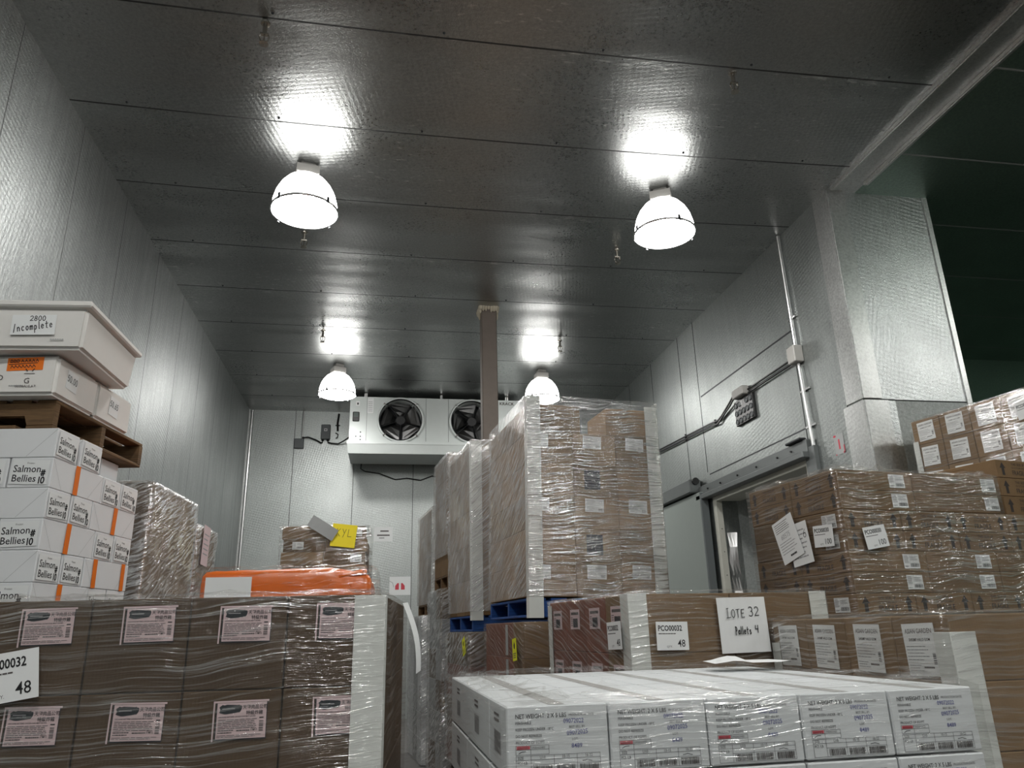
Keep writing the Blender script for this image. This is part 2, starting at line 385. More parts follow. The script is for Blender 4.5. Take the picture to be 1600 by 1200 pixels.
def arc(cx, cy, rx, ry, a0, a1, n=8):
    return [(cx + rx * math.cos(R(a0 + (a1 - a0) * i / n)), cy + ry * math.sin(R(a0 + (a1 - a0) * i / n))) for i in range(n + 1)]
HAND = {
 '0': [arc(.5, .5, .4, .5, 90, 450, 12)], '1': [[(.5, 1), (.5, 0)]],
 '2': [arc(.5, .72, .4, .28, 160, -30, 7) + [(.1, .02), (.95, .04)]],
 '3': [arc(.45, .75, .4, .25, 150, -80, 7) + arc(.45, .25, .45, .27, 80, -140, 7)],
 '4': [[(.2, 1), (.15, .5), (.85, .52)], [(.85, 1), (.75, 0)]],
 '5': [[(.9, 1), (.25, .97), (.2, .55)] + arc(.45, .3, .4, .3, 120, -140, 8)],
 '6': [[(.75, 1), (.3, .6)] + arc(.5, .28, .38, .28, 150, 510, 12)],
 '7': [[(.1, 1), (.9, 1), (.4, 0)]], '8': [arc(.5, .75, .3, .25, -90, 270, 10), arc(.5, .25, .38, .25, 90, 450, 10)],
 '9': [arc(.5, .7, .35, .3, 0, 360, 10) + [(.8, .1)]],
 '#': [[(.3, .95), (.2, .05)], [(.75, .95), (.62, .05)], [(.05, .65), (.95, .7)], [(.0, .32), (.9, .36)]],
 '.': [[(.3, .08), (.4, .0), (.3, .02)]],
 'L': [[(.3, 1), (.25, .02), (1.0, .05)], [(.05, .98), (.5, 1.02)], [(0, 0), (.5, .03)]],
 'O': [arc(.5, .45, .42, .42, 80, 440, 12)], 'T': [[(.05, .85), (.95, .9)], [(.5, .87), (.45, .03)]],
 'E': [[(.9, .88), (.2, .85), (.15, .03), (.9, .05)], [(.18, .45), (.75, .48)]],
 'P': [[(.25, .95), (.15, -.1)], arc(.25, .7, .5, .3, 110, -80, 8)],
 'K': [[(.2, 1), (.15, 0)], [(.85, 1), (.2, .5), (.85, 0)]], 'Y': [[(.1, 1), (.5, .5)], [(.9, 1), (.3, -.1)]],
 'J': [[(.2, 1), (.15, .02), (.9, .06)]],
 'I': [[(.7, 1), (.25, -.1)]],
 'a': [arc(.45, .25, .3, .26, 40, 400, 9) + [(.8, .5), (.8, .02)]], 'l': [[(.4, 1), (.4, .05), (.6, .0)]],
 'e': [[(.2, .28), (.75, .32)] + arc(.47, .28, .3, .27, 20, 320, 9)], 't': [[(.45, .9), (.42, .05), (.65, 0)], [(.15, .58), (.8, .62)]],
 's': [arc(.5, .4, .22, .12, 30, 250, 6) + arc(.5, .13, .24, .14, 90, -140, 6)],
 'n': [[(.15, .5), (.15, 0)], [(.15, .35), (.45, .55), (.75, .4), (.75, 0)]],
 'c': [arc(.5, .28, .33, .28, 50, 310, 8)], 'o': [arc(.5, .28, .33, .28, 90, 450, 9)],
 'm': [[(.08, .5), (.08, 0)], [(.08, .38), (.3, .55), (.45, .4), (.45, 0)], [(.45, .38), (.7, .55), (.88, .4), (.88, 0)]],
 'p': [[(.2, .5), (.15, -.45)], arc(.42, .25, .3, .27, 140, -140, 8)],
 'd': [arc(.4, .25, .3, .26, 40, 400, 9), [(.75, 1), (.72, 0)]],
}

# ------------------------------------------------------------------ object helpers
def tag(o, label=None, cat=None, group=None, kind=None):
    if label: o['label'] = label
    if cat: o['category'] = cat
    if group: o['group'] = group
    if kind: o['kind'] = kind
    return o
def obj(name, me, parent=None, mw=None):
    o = bpy.data.objects.new(name, me); COL.objects.link(o)
    if parent is not None: o.parent = parent
    if mw is not None: o.matrix_local = mw
    return o
def empty(name, loc=(0, 0, 0), rz=0.0):
    o = bpy.data.objects.new(name, None); COL.objects.link(o); o.empty_display_size = 0.1
    o.location = loc; o.rotation_euler = (0, 0, rz); return o
def struct(name, mb, label=None, smooth=False, parent=None):
    o = obj(name, mb.data(name, smooth), parent); o['kind'] = 'structure'
    if label and parent is None: o['label'] = label
    return o
FACE = {
 'front': Matrix(((1, 0, 0), (0, 0, -1), (0, 1, 0))), 'left': Matrix(((0, 0, -1), (-1, 0, 0), (0, 1, 0))),
 'right': Matrix(((0, 0, 1), (1, 0, 0), (0, 1, 0))), 'top': Matrix.Identity(3), 'back': Matrix(((-1, 0, 0), (0, 0, 1), (0, 1, 0))),
}
def face_mx(face, w, d, h, u, v, out=0.0012, tilt=0.0):
    """frame on one face of a w x d x h block standing on its origin (centre of its base): u from the face's left edge, v up from the base"""
    m = FACE[face].to_4x4()
    p = {'front': (-w / 2 + u, -d / 2 - out, v), 'left': (-w / 2 - out, d / 2 - u, v), 'right': (w / 2 + out, -d / 2 + u, v),
         'top': (-w / 2 + u, -d / 2 + v, h + out), 'back': (w / 2 - u, d / 2 + out, v)}[face]
    m.translation = Vector(p)
    return m @ Matrix.Rotation(tilt, 4, 'Z')

class Load:
    """a palletised load: a = along its front to the right, b = away from the front, z up; (x, y) is where a = b = 0"""
    def __init__(self, x, y, yaw, z=0.0, tilt=0.0):
        self.yaw = yaw
        self.m = Matrix.Translation((x, y, z)) @ Matrix.Rotation(yaw, 4, 'Z') @ Matrix.Rotation(tilt, 4, 'Y')
    def mx(self, a, b, z, rz=0.0):
        return self.m @ Matrix.Translation((a, b, z)) @ Matrix.Rotation(rz, 4, 'Z')

ORD = ['first', 'second', 'third', 'fourth', 'fifth', 'sixth', 'seventh', 'eighth', 'ninth', 'tenth', 'eleventh', 'twelfth']
BOXMESH = {}
def carton_mesh(key, w, d, h, mat, extra=None, top=None):
    k = (key, mat.name, round(w, 4), round(d, 4), round(h, 4))
    if k not in BOXMESH:
        b = MB(); c = 0.0035
        g = 0.0024; b.cbox(-w / 2 + g, w / 2 - g, -d / 2 + g, d / 2 - g, 0, h - 0.0015, mat, c)
        if top != 'none':
            b.box(-w / 2 + 0.004, w / 2 - 0.004, -0.0012, 0.0012, h - 0.002, h - 0.0013, M_BOXINK)
        if extra: extra(b, w, d, h)
        BOXMESH[k] = b.data(key)
    return BOXMESH[k]
def carton(load, key, a, b, z, w, d, h, mat, label, group, cat='carton', rz=0.0, extra=None, jit=0.002):
    """a, b: centre of the base in the load's frame"""
    o = obj(key, carton_mesh(key, w, d, h, mat, extra))
    o.matrix_world = load.mx(a + random.uniform(-jit, jit) * 0.15, b + random.uniform(-jit, jit) * 0.15, z, rz + random.uniform(-jit, jit) * 0.25)
    return tag(o, label, cat, group)
PART = {}
def part(parent, name, maker, mw, label=None):
    if name not in PART.setdefault(maker, {}): PART[maker][name] = maker().data(name)
    o = obj(name, PART[maker][name], parent, mw)
    if label: o['label'] = label
    return o

# ------------------------------------------------------------------ the room
X0, X1, X2, YB, HC = -2.66, 4.44, 5.59, 14.8, 5.75
YF, XR, YR = -6.0, 12.0, 10.6
def build_room():
    b = MB(); b.box(X0 - 0.3, XR + 0.3, YF - 0.3, YB + 0.3, -0.2, 0, M_FLOOR); struct('floor', b, 'dark concrete floor under the pallet loads')
    # ceiling: one grid, sagging between the walls near the front and held up at the column
    b = MB(); nx, ny = 48, 100; vs = []
    for j in range(ny + 1):
        y = YF + (YB - YF) * j / ny
        for i in range(nx + 1):
            x = X0 + (X1 + 0.0 - X0) * i / nx
            s = max(0, 1 - ((x - 0.89) / 3.55) ** 2)
            am = 0.055 if y < 7 else max(0.010, 0.055 - (y - 7) * 0.019)
            if y < 3: am *= 0.6
            u = (y - 5.63) / 1.168; fr = u - math.floor(u)
            q = 0.006 * math.sin(fr * math.pi) * (0.5 + noise.noise(Vector((x * 0.5, math.floor(u) * 3.1, 0))))
            vs.append((x, y, HC - s * am + q * s))
    fs = [(j * (nx + 1) + i, (j + 1) * (nx + 1) + i, (j + 1) * (nx + 1) + i + 1, j * (nx + 1) + i + 1) for j in range(ny) for i in range(nx)]
    b.add(vs, fs, M_CEIL)
    for k in range(-2, 8):       # screw heads beside each joint
        for i in range(6):
            x = -2.2 + i * 1.22 + (k % 2) * 0.1; y = 5.63 + k * 1.168 - 0.05
            s = max(0, 1 - ((x - 0.89) / 3.55) ** 2); am = 0.055 if y < 7 else max(0.010, 0.055 - (y - 7) * 0.019)
            b.lathe([(0.001, -0.010), (0.008, -0.009), (0.013, 0.004)], M_DKMETAL, 8, Matrix.Translation((x, y, HC - s * am)))
    struct('ceiling', b, 'grey galvanized ceiling panels with dark joints', True)
    b = MB(); b.box(X0 - 0.3, XR + 0.3, YF - 0.3, YB + 0.3, HC + 0.06, HC + 0.2, M_DKMETAL); struct('roof_slab', b, 'roof slab over the ceiling panels')
    b = MB(); b.box(X0 - 0.2, X0, YF, YB, 0, HC + 0.05, M_LEFT); struct('wall_left', b, 'galvanized left wall with upright panel joints')
    b = MB(); b.box(X0, X1, YB, YB + 0.2, 0, HC + 0.05, M_BACK); struct('wall_back', b, 'embossed metal back wall behind the evaporator')
    # right wall, with the doorway cut out of it
    b = MB()
    b.box(X1, X1 + 0.33, 9.5, YB, 0, HC + 0.05, M_RIGHT); b.box(X1, X1 + 0.33, 6.06, 7.08, 0, HC + 0.05, M_RIGHT)
    b.box(X1, X1 + 0.33, 7.08, 9.5, 3.15, HC + 0.05, M_RIGHT)
    struct('wall_right', b, 'galvanized right wall with a doorway')
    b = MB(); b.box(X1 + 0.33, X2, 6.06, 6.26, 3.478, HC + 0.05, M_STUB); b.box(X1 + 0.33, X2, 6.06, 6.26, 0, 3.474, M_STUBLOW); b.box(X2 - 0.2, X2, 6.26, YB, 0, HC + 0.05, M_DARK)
    b.box(X1 + 0.0, X1 + 0.33, 6.05, 6.0599, 0, HC + 0.05, M_STUB)
    struct('wall_end', b, 'bright embossed end wall facing the camera')
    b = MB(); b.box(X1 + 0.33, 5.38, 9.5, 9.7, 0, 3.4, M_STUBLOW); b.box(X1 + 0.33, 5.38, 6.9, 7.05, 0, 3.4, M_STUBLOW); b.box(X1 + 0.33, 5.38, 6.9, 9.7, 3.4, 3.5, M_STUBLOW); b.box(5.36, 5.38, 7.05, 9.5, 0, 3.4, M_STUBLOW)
    struct('wall_vestibule', b, 'metal wall seen through the doorway')
    # dark room to the right
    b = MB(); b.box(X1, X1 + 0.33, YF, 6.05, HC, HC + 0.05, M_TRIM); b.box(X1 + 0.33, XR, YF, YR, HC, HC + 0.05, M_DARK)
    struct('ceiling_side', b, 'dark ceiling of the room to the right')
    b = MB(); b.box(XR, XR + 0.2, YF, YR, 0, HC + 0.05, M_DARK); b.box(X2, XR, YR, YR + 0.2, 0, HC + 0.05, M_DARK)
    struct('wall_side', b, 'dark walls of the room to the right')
    b = MB(); b.box(X0, XR, YF - 0.2, YF, 0, HC + 0.05, M_DOORDK); struct('wall_front', b, 'metal wall behind the camera')
    # trims
    for k, (x, w) in enumerate(((4.445, 0.055), (4.735, 0.05))):
        b = MB(); y1 = 5.99 if k == 0 else 5.86
        b.box(x, x + w, YF, y1, HC - 0.035, HC - 0.002, M_TRIM); b.box(x + w * 0.35, x + w * 0.42, YF, y1, HC - 0.042, HC - 0.035, M_TRIM)
        b.box(x + w, x + w + 0.022, YF, y1, HC - 0.012, HC - 0.002, M_BLACK)
        struct('trim_%d' % (k + 1), b, 'bright metal strip along the ceiling edge')
    b = MB(); b.box(X1 - 0.004, X1 + 0.19, 6.035, 6.049, 3.49, HC, M_TRIM); b.box(X1 - 0.012, X1 - 0.0002, 6.05, 6.30, 3.49, HC, M_TRIM)
    b.box(X1 - 0.004, X1 + 0.24, 6.030, 6.049, 0, 3.47, M_TRIM); b.box(X1 - 0.014, X1 - 0.0002, 6.05, 6.36, 0, 3.47, M_TRIM)
    struct('trim_3', b, 'wide metal corner cover of the end wall')
    b = MB(); b.box(X2 - 0.04, X2 + 0.012, 6.045, 6.0595, 0, HC, M_TRIM); b.box(X2 + 0.0002, X2 + 0.012, 6.0595, 6.12, 0, HC, M_TRIM)
    struct('trim_4', b, 'bright corner strip on the end wall')
    # right wall joints and the recessed panel round the doorway
    b = MB(); x = X1
    for y in (10.2, 9.6, 11.4, 12.57, 13.74): b.box(x - 0.003, x - 0.0002, y - 0.006, y + 0.006, 3.5 if y < 10 else 0, HC, M_DKMETAL)
    b.box(x - 0.003, x - 0.0002, 7.06, 9.56, 4.58, 4.60, M_DKMETAL); b.box(x - 0.003, x - 0.0002, 7.04, 9.54, 3.455, 3.47, M_DKMETAL)
    b.box(x - 0.003, x - 0.0002, 7.06, 7.072, 3.3, HC, M_DKMETAL)
    b.box(x - 0.003, x - 0.0002, 6.30, 6.31, 0, HC, M_DKMETAL)
    struct('trim_5', b, 'dark joints of the right wall')
    b = MB(); b.box(X0 + 0.0002, X0 + 0.03, YB - 0.03, YB - 0.0002, 0, HC, M_TRIM); struct('trim_6', b, 'corner strip where left and back walls meet')
    # column
    b = MB(); b.cbox(1.255, 1.465, 9.33, 9.54, 0, HC - 0.035, M_COLUMN, 0.012)
    c = struct('column', b, 'brown grey steel column rising to the ceiling')
    b = MB()
    for k in range(26):
        t = k / 26 * 4; e = int(t); f = t - e
        px, py = [(1.24 + f * 0.24, 9.315), (1.48, 9.315 + f * 0.24), (1.48 - f * 0.24, 9.555), (1.24, 9.555 - f * 0.24)][e]
        hh = random.uniform(0.05, 0.10) if random.random() < 0.8 else 0.17
        r = random.uniform(0.018, 0.032)
        b.lathe([(0.001, -hh), (r * 0.7, -hh * 0.8), (r, -hh * 0.4), (r * 1.1, 0)], M_INSUL, 7, Matrix.Translation((px, py, HC - 0.012)))
    struct('insulation_collar', b, smooth=True, parent=c)
    # sliding door, track, frame
    b = MB(); x = X1
    b.cbox(x - 0.13, x - 0.03, 9.66, 11.6, 0.05, 3.24, M_DOOR, 0.012); b.box(x - 0.132, x - 0.03, 9.62, 9.66, 0.05, 3.22, M_DOORDK)
    struct('door_1', b, 'grey green sliding door pushed back along the right wall')
    b = MB(); b.cbox(x - 0.13, x - 0.012, 7.0, 9.80, 3.13, 3.20, M_RAIL, 0.01); b.cbox(x - 0.07, x - 0.003, 7.0, 9.80, 3.19, 3.33, M_RAIL, 0.008)
    b.box(x - 0.05, x - 0.003, 6.90, 7.08, 2.4, 3.24, M_RAIL)
    for y in (7.3, 7.6, 8.1, 8.6, 9.1, 9.5): b.tube([(x - 0.085, y, 3.26), (x - 0.06, y, 3.26)], 0.012, M_BLACK, 8)
    b.cbox(x - 0.11, x - 0.02, 7.05, 7.35, 3.33, 3.36, M_DKMETAL, 0.01)
    tr = tag(obj('door_track', b.data('door_track')), 'long grey sliding track above the doorway', 'door track', kind='structure')
    b = MB(); b.cbox(x - 0.19, x - 0.012, 9.84, 11.7, 3.26, 3.45, M_RAIL, 0.012); b.tube([(x - 0.10, 9.80, 3.42), (x - 0.10, 9.84, 3.42)], 0.05, M_BLACK, 10)
    struct('track_cover', b, parent=tr)
    b = MB(); b.box(x - 0.02, x + 0.06, 9.40, 9.499, 0, 3.15, M_FRAME); b.box(x - 0.02, x + 0.33, 7.081, 7.14, 0, 3.15, M_FRAME); b.box(x - 0.02, x + 0.33, 7.14, 9.40, 3.07, 3.149, M_FRAME)
    for z in (2.7, 2.4, 2.1): b.tube([(x + 0.02, 9.399, z), (x + 0.02, 9.392, z)], 0.006, M_BLACK, 6)
    struct('door_2', b, 'white doorway frame in the right wall')
    b = MB()
    for k in range(3):
        n = 14
        vs = []
        for i in range(n + 1):
            z = 2.66 - k * 0.0 - i * 0.19
            dx = 0.012 * math.sin(i * 1.9 + k); vs += [(x + 0.13 + k * 0.04 + dx, 9.485 - 0.01 * math.sin(i * 2.3), z), (x + 0.17 + k * 0.04 + dx, 9.47 - 0.01 * math.sin(i * 1.3 + 1), z)]
        b.add(vs, [(2 * i, 2 * i + 1, 2 * i + 3, 2 * i + 2) for i in range(n)], M_STEEL)
    tag(obj('foil_strip', b.data('foil_strip')), 'crinkled silver foil strip hanging inside the doorway', 'foil strip')
build_room()

# ------------------------------------------------------------------ lamps
def shade_mat(name, k):
    t = NT(name); e = t.n('ShaderNodeEmission'); e.inputs[0].default_value = LAMP_COL + (1,); e.inputs[1].default_value = k
    t.l(e.outputs[0], t.out.inputs[0]); return t.m
LAMPDATA = {}
def dome_lamp(x, y, k, label, rot=0.0):
    root = empty('dome_lamp', (x, y, HC - 0.06), rot); tag(root, label, 'lamp', 'glowing dome lamps on the ceiling')
    if k not in LAMPDATA:
        m = shade_mat('glowing_shade_%d' % len(LAMPDATA), k[0]); m1 = shade_mat('glowing_lower_shade_%d' % len(LAMPDATA), k[1]); m2 = shade_mat('glowing_lens_%d' % len(LAMPDATA), k[2])
        b = MB(); b.lathe([(0.075, -0.10), (0.13, -0.115), (0.185, -0.155), (0.235, -0.22), (0.258, -0.27)], m, 40); b.lathe([(0.258, -0.27), (0.27, -0.30), (0.29, -0.38), (0.298, -0.46)], m1, 40); sh = b.data('shade', True)
        b = MB(); b.lathe([(0.296, -0.468), (0.24, -0.495), (0.15, -0.515), (0.001, -0.525)], m2, 40); ln = b.data('lens', True)
        b = MB(); b.lathe([(0.300, -0.455), (0.309, -0.458), (0.309, -0.474), (0.298, -0.476)], M_STEEL, 40); rg = b.data('rim_ring', True)
        b = MB(); b.cbox(-0.10, 0.10, -0.085, 0.085, -0.10, 0.0, M_CAST, 0.012)
        for i in range(5): b.box(-0.104, 0.104, -0.09 + i * 0.043, -0.082 + i * 0.043, -0.095, -0.01, M_CAST)
        bh = b.data('ballast_housing')
        b = MB(); b.cbox(-0.07, 0.07, -0.07, 0.07, 0.0, 0.055, M_CAST, 0.008); mb = b.data('mounting_box')
        b = MB(); b.box(-0.012, 0.012, -0.004, 0.004, -0.03, 0.03, M_DKMETAL); b.tube([(0, 0, -0.02), (0, -0.012, 0.0), (0, 0, 0.02)], 0.003, M_DKMETAL, 6); cl = b.data('clip')
        LAMPDATA[k] = (sh, ln, rg, bh, mb, cl)
    sh, ln, rg, bh, mb, cl = LAMPDATA[k]
    obj('shade', sh, root); obj('lens', ln, root); obj('rim_ring', rg, root); obj('ballast_housing', bh, root); obj('mounting_box', mb, root)
    for a in (0.6, 2.2, 3.9, 5.4):
        obj('clip', cl, root, Matrix.Rotation(a, 4, 'Z') @ Matrix.Translation((0, -0.314, -0.46)))
    return root
dome_lamp(-0.80, 6.27, LAMP_FRONT, 'large glowing white dome lamp above the left aisle, nearest on its side', 0.2)
dome_lamp(2.70, 6.24, LAMP_FRONT, 'large glowing white dome lamp above the right aisle, nearest on its side', -0.5)
dome_lamp(-0.80, 11.95, LAMP_FRONT, 'small far glowing dome lamp just left of the evaporator', 0.4)
dome_lamp(2.63, 11.90, LAMP_FRONT, 'small far glowing dome lamp peeking over the tall carton stack', 0.1)
dome_lamp(-0.80, 0.55, LAMP_BEHIND, 'dome lamp on the ceiling behind the camera, left', 0.2)
dome_lamp(2.70, 0.55, LAMP_BEHIND, 'dome lamp on the ceiling behind the camera, right', 0.2)
dome_lamp(-0.80, -5.1, LAMP_BEHIND, 'farthest dome lamp behind the camera, left', 0.2)
dome_lamp(2.70, -5.1, LAMP_BEHIND, 'farthest dome lamp behind the camera, right', 0.2)
dome_lamp(6.2, -5.1, LAMP_BEHIND, 'farthest dome lamp behind the camera, outer right', 0.2)
dome_lamp(8.0, 2.7, LAMP_SIDE, 'dome lamp in the room to the right', 0.2)

def sprinkler(x, y, label, lean=0.0):
    z = HC - 0.035 if x > -0.5 or y > 8 else HC - 0.05
    root = empty('sprinkler_head', (x, y, z)); tag(root, label, 'sprinkler', 'sprinkler heads in the ceiling')
    b = MB(); b.tube([(0, 0, 0.02), (0, 0, -0.10)], 0.016, M_BRASS, 10); b.lathe([(0.001, -0.004), (0.035, -0.004), (0.032, -0.018), (0.016, -0.02)], M_BRASS, 14); obj('pipe', b.data('pipe'), root)
    b = MB()
    b.tube([(-0.02, 0, -0.10), (-0.035, 0, -0.13), (-0.022, 0, -0.17), (0, 0, -0.185)], 0.006, M_BRASS, 6)
    b.tube([(0.02, 0, -0.10), (0.035, 0, -0.13), (0.022, 0, -0.17), (0, 0, -0.185)], 0.006, M_BRASS, 6)
    b.tube([(0, 0, -0.10), (0, 0, -0.185)], 0.006, M_BRASS, 6); b.box(-0.03, 0.03, -0.014, 0.014, -0.112, -0.10, M_BRASS)
    obj('yoke', b.data('yoke'), root)
    b = MB(); b.lathe([(0.001, -0.186), (0.032, -0.186), (0.034, -0.191), (0.001, -0.193)], M_BRASS, 14); obj('deflector', b.data('deflector'), root)
for x, y, s in ((-0.94, 4.50, 'metal sprinkler head hanging at the top left of the ceiling'), (2.67, 4.52, 'metal sprinkler head hanging at the top right of the ceiling'),
                (-0.94, 7.50, 'metal sprinkler head just behind the nearest left dome lamp'), (2.62, 7.48, 'metal sprinkler head just behind the nearest right dome lamp'),
                (-0.94, 10.37, 'dark sprinkler head left of the column near the far left lamp'), (2.61, 10.39, 'dark sprinkler head right of the column near the far right lamp')):
    sprinkler(x, y, s)

# ------------------------------------------------------------------ evaporator and wall services
def evaporator():
    x0, x1, yf, z0, z1 = -0.65, 2.52, 13.43, 4.74, 5.65
    root = empty('evaporator_unit', ((x0 + x1) / 2, yf, z0)); root.rotation_euler = (0, 0, 0)
    tag(root, 'long pale grey evaporator cooler with round fans on the back wall', 'evaporator')
    I = Matrix.Translation((-(x0 + x1) / 2, -yf, -z0))
    def p(name, b, smooth=False, parent=root, lab=None):
        o = obj(name, b.data(name, smooth)); o.parent = parent; o.matrix_parent_inverse = Matrix.Identity(4)
        o.matrix_basis = I if parent is root else Matrix.Identity(4)
        if lab: o['label'] = lab
        return o
    fans = [0.27, 1.60]; zc, rf = 5.225, 0.40
    b = MB()
    # front sheet with real round openings, then the sides, top and back
    xs = [x0, (fans[0] + fans[1]) / 2, x1]
    for c, xa, xb in zip(fans, xs, xs[1:]):
        n = 48; inner, outer = [], []
        for k in range(n):
            a = 2 * math.pi * k / n; ca, sa = math.cos(a), math.sin(a)
            inner.append((c + rf * ca, yf, zc + rf * sa))
            tx = ((xb - c) / ca) if ca > 1e-6 else ((xa - c) / ca if ca < -1e-6 else 1e9)
            tz = ((z1 - zc) / sa) if sa > 1e-6 else ((z0 - zc) / sa if sa < -1e-6 else 1e9)
            tt = min(tx, tz); outer.append((c + tt * ca, yf, zc + tt * sa))
        b.add(inner + outer, [(k, (k + 1) % n, n + (k + 1) % n, n + k) for k in range(n)], M_UNIT)
        for (cx, cz) in ((xa, z0), (xb, z0), (xa, z1), (xb, z1)):
            q = min(range(n), key=lambda k: (outer[k][0] - cx) ** 2 + (outer[k][2] - cz) ** 2)
            for d in (-1, 1):
                b.add([(cx, yf, cz), outer[q], outer[(q + d) % n]], [(0, 1, 2)], M_UNIT)
    yb = 14.5
    b.box(x0 - 0.004, x0, yf, yb, z0, z1, M_UNIT); b.box(x1, x1 + 0.004, yf, yb, z0, z1, M_UNIT)
    b.box(x0, x1, yf, yb, z1, z1 + 0.006, M_UNIT); b.box(x0, x1, yf + 0.35, yf + 0.37, z0, z1, M_DKMETAL)
    b.box(x0, x1, yf, yb, z0 - 0.004, z0, M_DKMETAL)
    for xx in (x0 + 0.30, xs[1] - 0.2, xs[1] + 0.22): b.box(xx, xx + 0.006, yf - 0.004, yf, z0, z1, M_GREYPL)
    b.text('KRACK', 2.13, 5.56, 0.085, M_BOXINK, 0.0, bold=0.012, mx=Matrix.Translation((0, yf - 0.005, 0)) @ Matrix(((1, 0, 0, 0), (0, 0, -1, 0), (0, 1, 0, 0), (0, 0, 0, 1))))
    for dx in (0.12, 0.2): b.tube([(x0 + dx, yf, z0 + 0.16), (x0 + dx, yf - 0.008, z0 + 0.16)], 0.012, M_DKMETAL, 8)
    for dz in (0.10, 0.24): b.tube([(x0 + 0.2, yf, z0 + dz), (x0 + 0.2, yf - 0.008, z0 + dz)], 0.012, M_DKMETAL, 8)
    p('casing', b)
    b = MB()
    b.add([(x0 - 0.03, yf - 0.10, z0 + 0.02), (x1 + 0.03, yf - 0.10, z0 + 0.02), (x1 + 0.03, yf - 0.06, z0 - 0.17), (x0, yf - 0.06, z0 - 0.17),
           (x0 - 0.03, yb, z0 + 0.02), (x1 + 0.03, yb, z0 + 0.02), (x1 + 0.03, yb, z0 - 0.12), (x0, yb, z0 - 0.12)],
          [(0, 1, 2, 3), (4, 7, 6, 5), (0, 3, 7, 4), (1, 5, 6, 2), (3, 2, 6, 7), (0, 4, 5, 1)], M_UNIT)
    b.box(x0 - 0.03, x1 + 0.03, yf - 0.104, yf - 0.10, z0 + 0.0, z0 + 0.055, M_UNIT); p('drain_pan', b)
    for i, c in enumerate(fans):
        rz = Matrix.Translation((c, yf, zc)) @ Matrix.Rotation(R(90), 4, 'X')
        b = MB(); b.lathe([(rf + 0.035, 0.004), (rf + 0.03, 0.03), (rf, 0.035), (rf - 0.012, 0.0), (rf - 0.012, -0.25)], M_UNIT, 48, rz)
        b.lathe([(rf - 0.002, 0.036), (rf - 0.02, 0.03), (rf - 0.013, -0.02)], M_BLACK, 48, rz)
        ring = p('fan_ring', b, True)
        for k in range(4):
            b = MB(); a = R(45 + 90 * k); b.tube([rz @ Vector((math.cos(a) * r, math.sin(a) * r, z)) for r, z in ((rf + 0.045, 0.02), (rf - 0.02, 0.03))], 0.014, M_STEEL, 6)
            p('guard_clip', b)
        b = MB()
        for k in range(5):
            a0 = R(72 * k + 20 + i * 13); vs = []
            for r, ht, tw in ((0.09, 0.45, 0.05), (0.20, 0.52, 0.05), (0.32, 0.54, 0.045), (0.385, 0.52, 0.04)):
                for e in (-1, 1):
                    a = a0 + e * ht; vs.append(rz @ Vector((r * math.cos(a), r * math.sin(a), -0.10 + e * tw)))
            b.add(vs, [(2 * q, 2 * q + 1, 2 * q + 3, 2 * q + 2) for q in range(3)], M_BLADE)
        p('fan_rotor', b)
        b = MB(); b.lathe([(0.001, -0.02), (0.085, -0.02), (0.1, -0.04), (0.1, -0.16)], M_BLACK, 8, rz)
        for k in range(5):
            a = R(20 + 72 * k + 36 + i * 20); b.tube([rz @ Vector((0.08 * math.cos(a), 0.08 * math.sin(a), -0.02)), rz @ Vector(((rf - 0.01) * math.cos(a), (rf - 0.01) * math.sin(a), -0.02))], 0.004, M_BLACK, 5)
        p('fan_motor', b)
    b = MB(); b.cbox(x0 + 0.05, x0 + 0.17, yf - 0.03, yf, z0 + 0.44, z0 + 0.62, M_BLACK, 0.01); b.box(x0 + 0.07, x0 + 0.15, yf - 0.032, yf - 0.03, z0 + 0.52, z0 + 0.60, M_SCREEN); p('display', b, lab='small black display on the casing')
    b = MB(); b.box(x0 + 0.31, x0 + 0.42, yf - 0.006, yf - 0.004, z0 + 0.60, z0 + 0.89, M_PAPER)
    for k in range(6): b.box(x0 + 0.325, x0 + 0.40, yf - 0.0066, yf - 0.006, z0 + 0.64 + k * 0.035, z0 + 0.648 + k * 0.035, M_GREYINK)
    p('notice_sticker', b)
    b = MB(); b.box(x0 + 0.10, x0 + 0.17, yf - 0.005, yf - 0.0041, z0 + 0.74, z0 + 0.83, M_PAPER); b.box(x0 + 0.12, x0 + 0.15, yf - 0.0056, yf - 0.005, z0 + 0.76, z0 + 0.80, M_INK); p('warning_sticker', b)
    for xx in (x0 + 0.25, 1.0, 2.25):
        b = MB(); b.box(xx, xx + 0.05, yf + 0.02, yf + 0.06, z1, HC - 0.02, M_STEEL); b.tube([(xx + 0.025, yf + 0.01, z1 - 0.02), (xx + 0.025, yf + 0.01, z1 + 0.08)], 0.012, M_STEEL, 6); p('hanger_bracket', b)
evaporator()

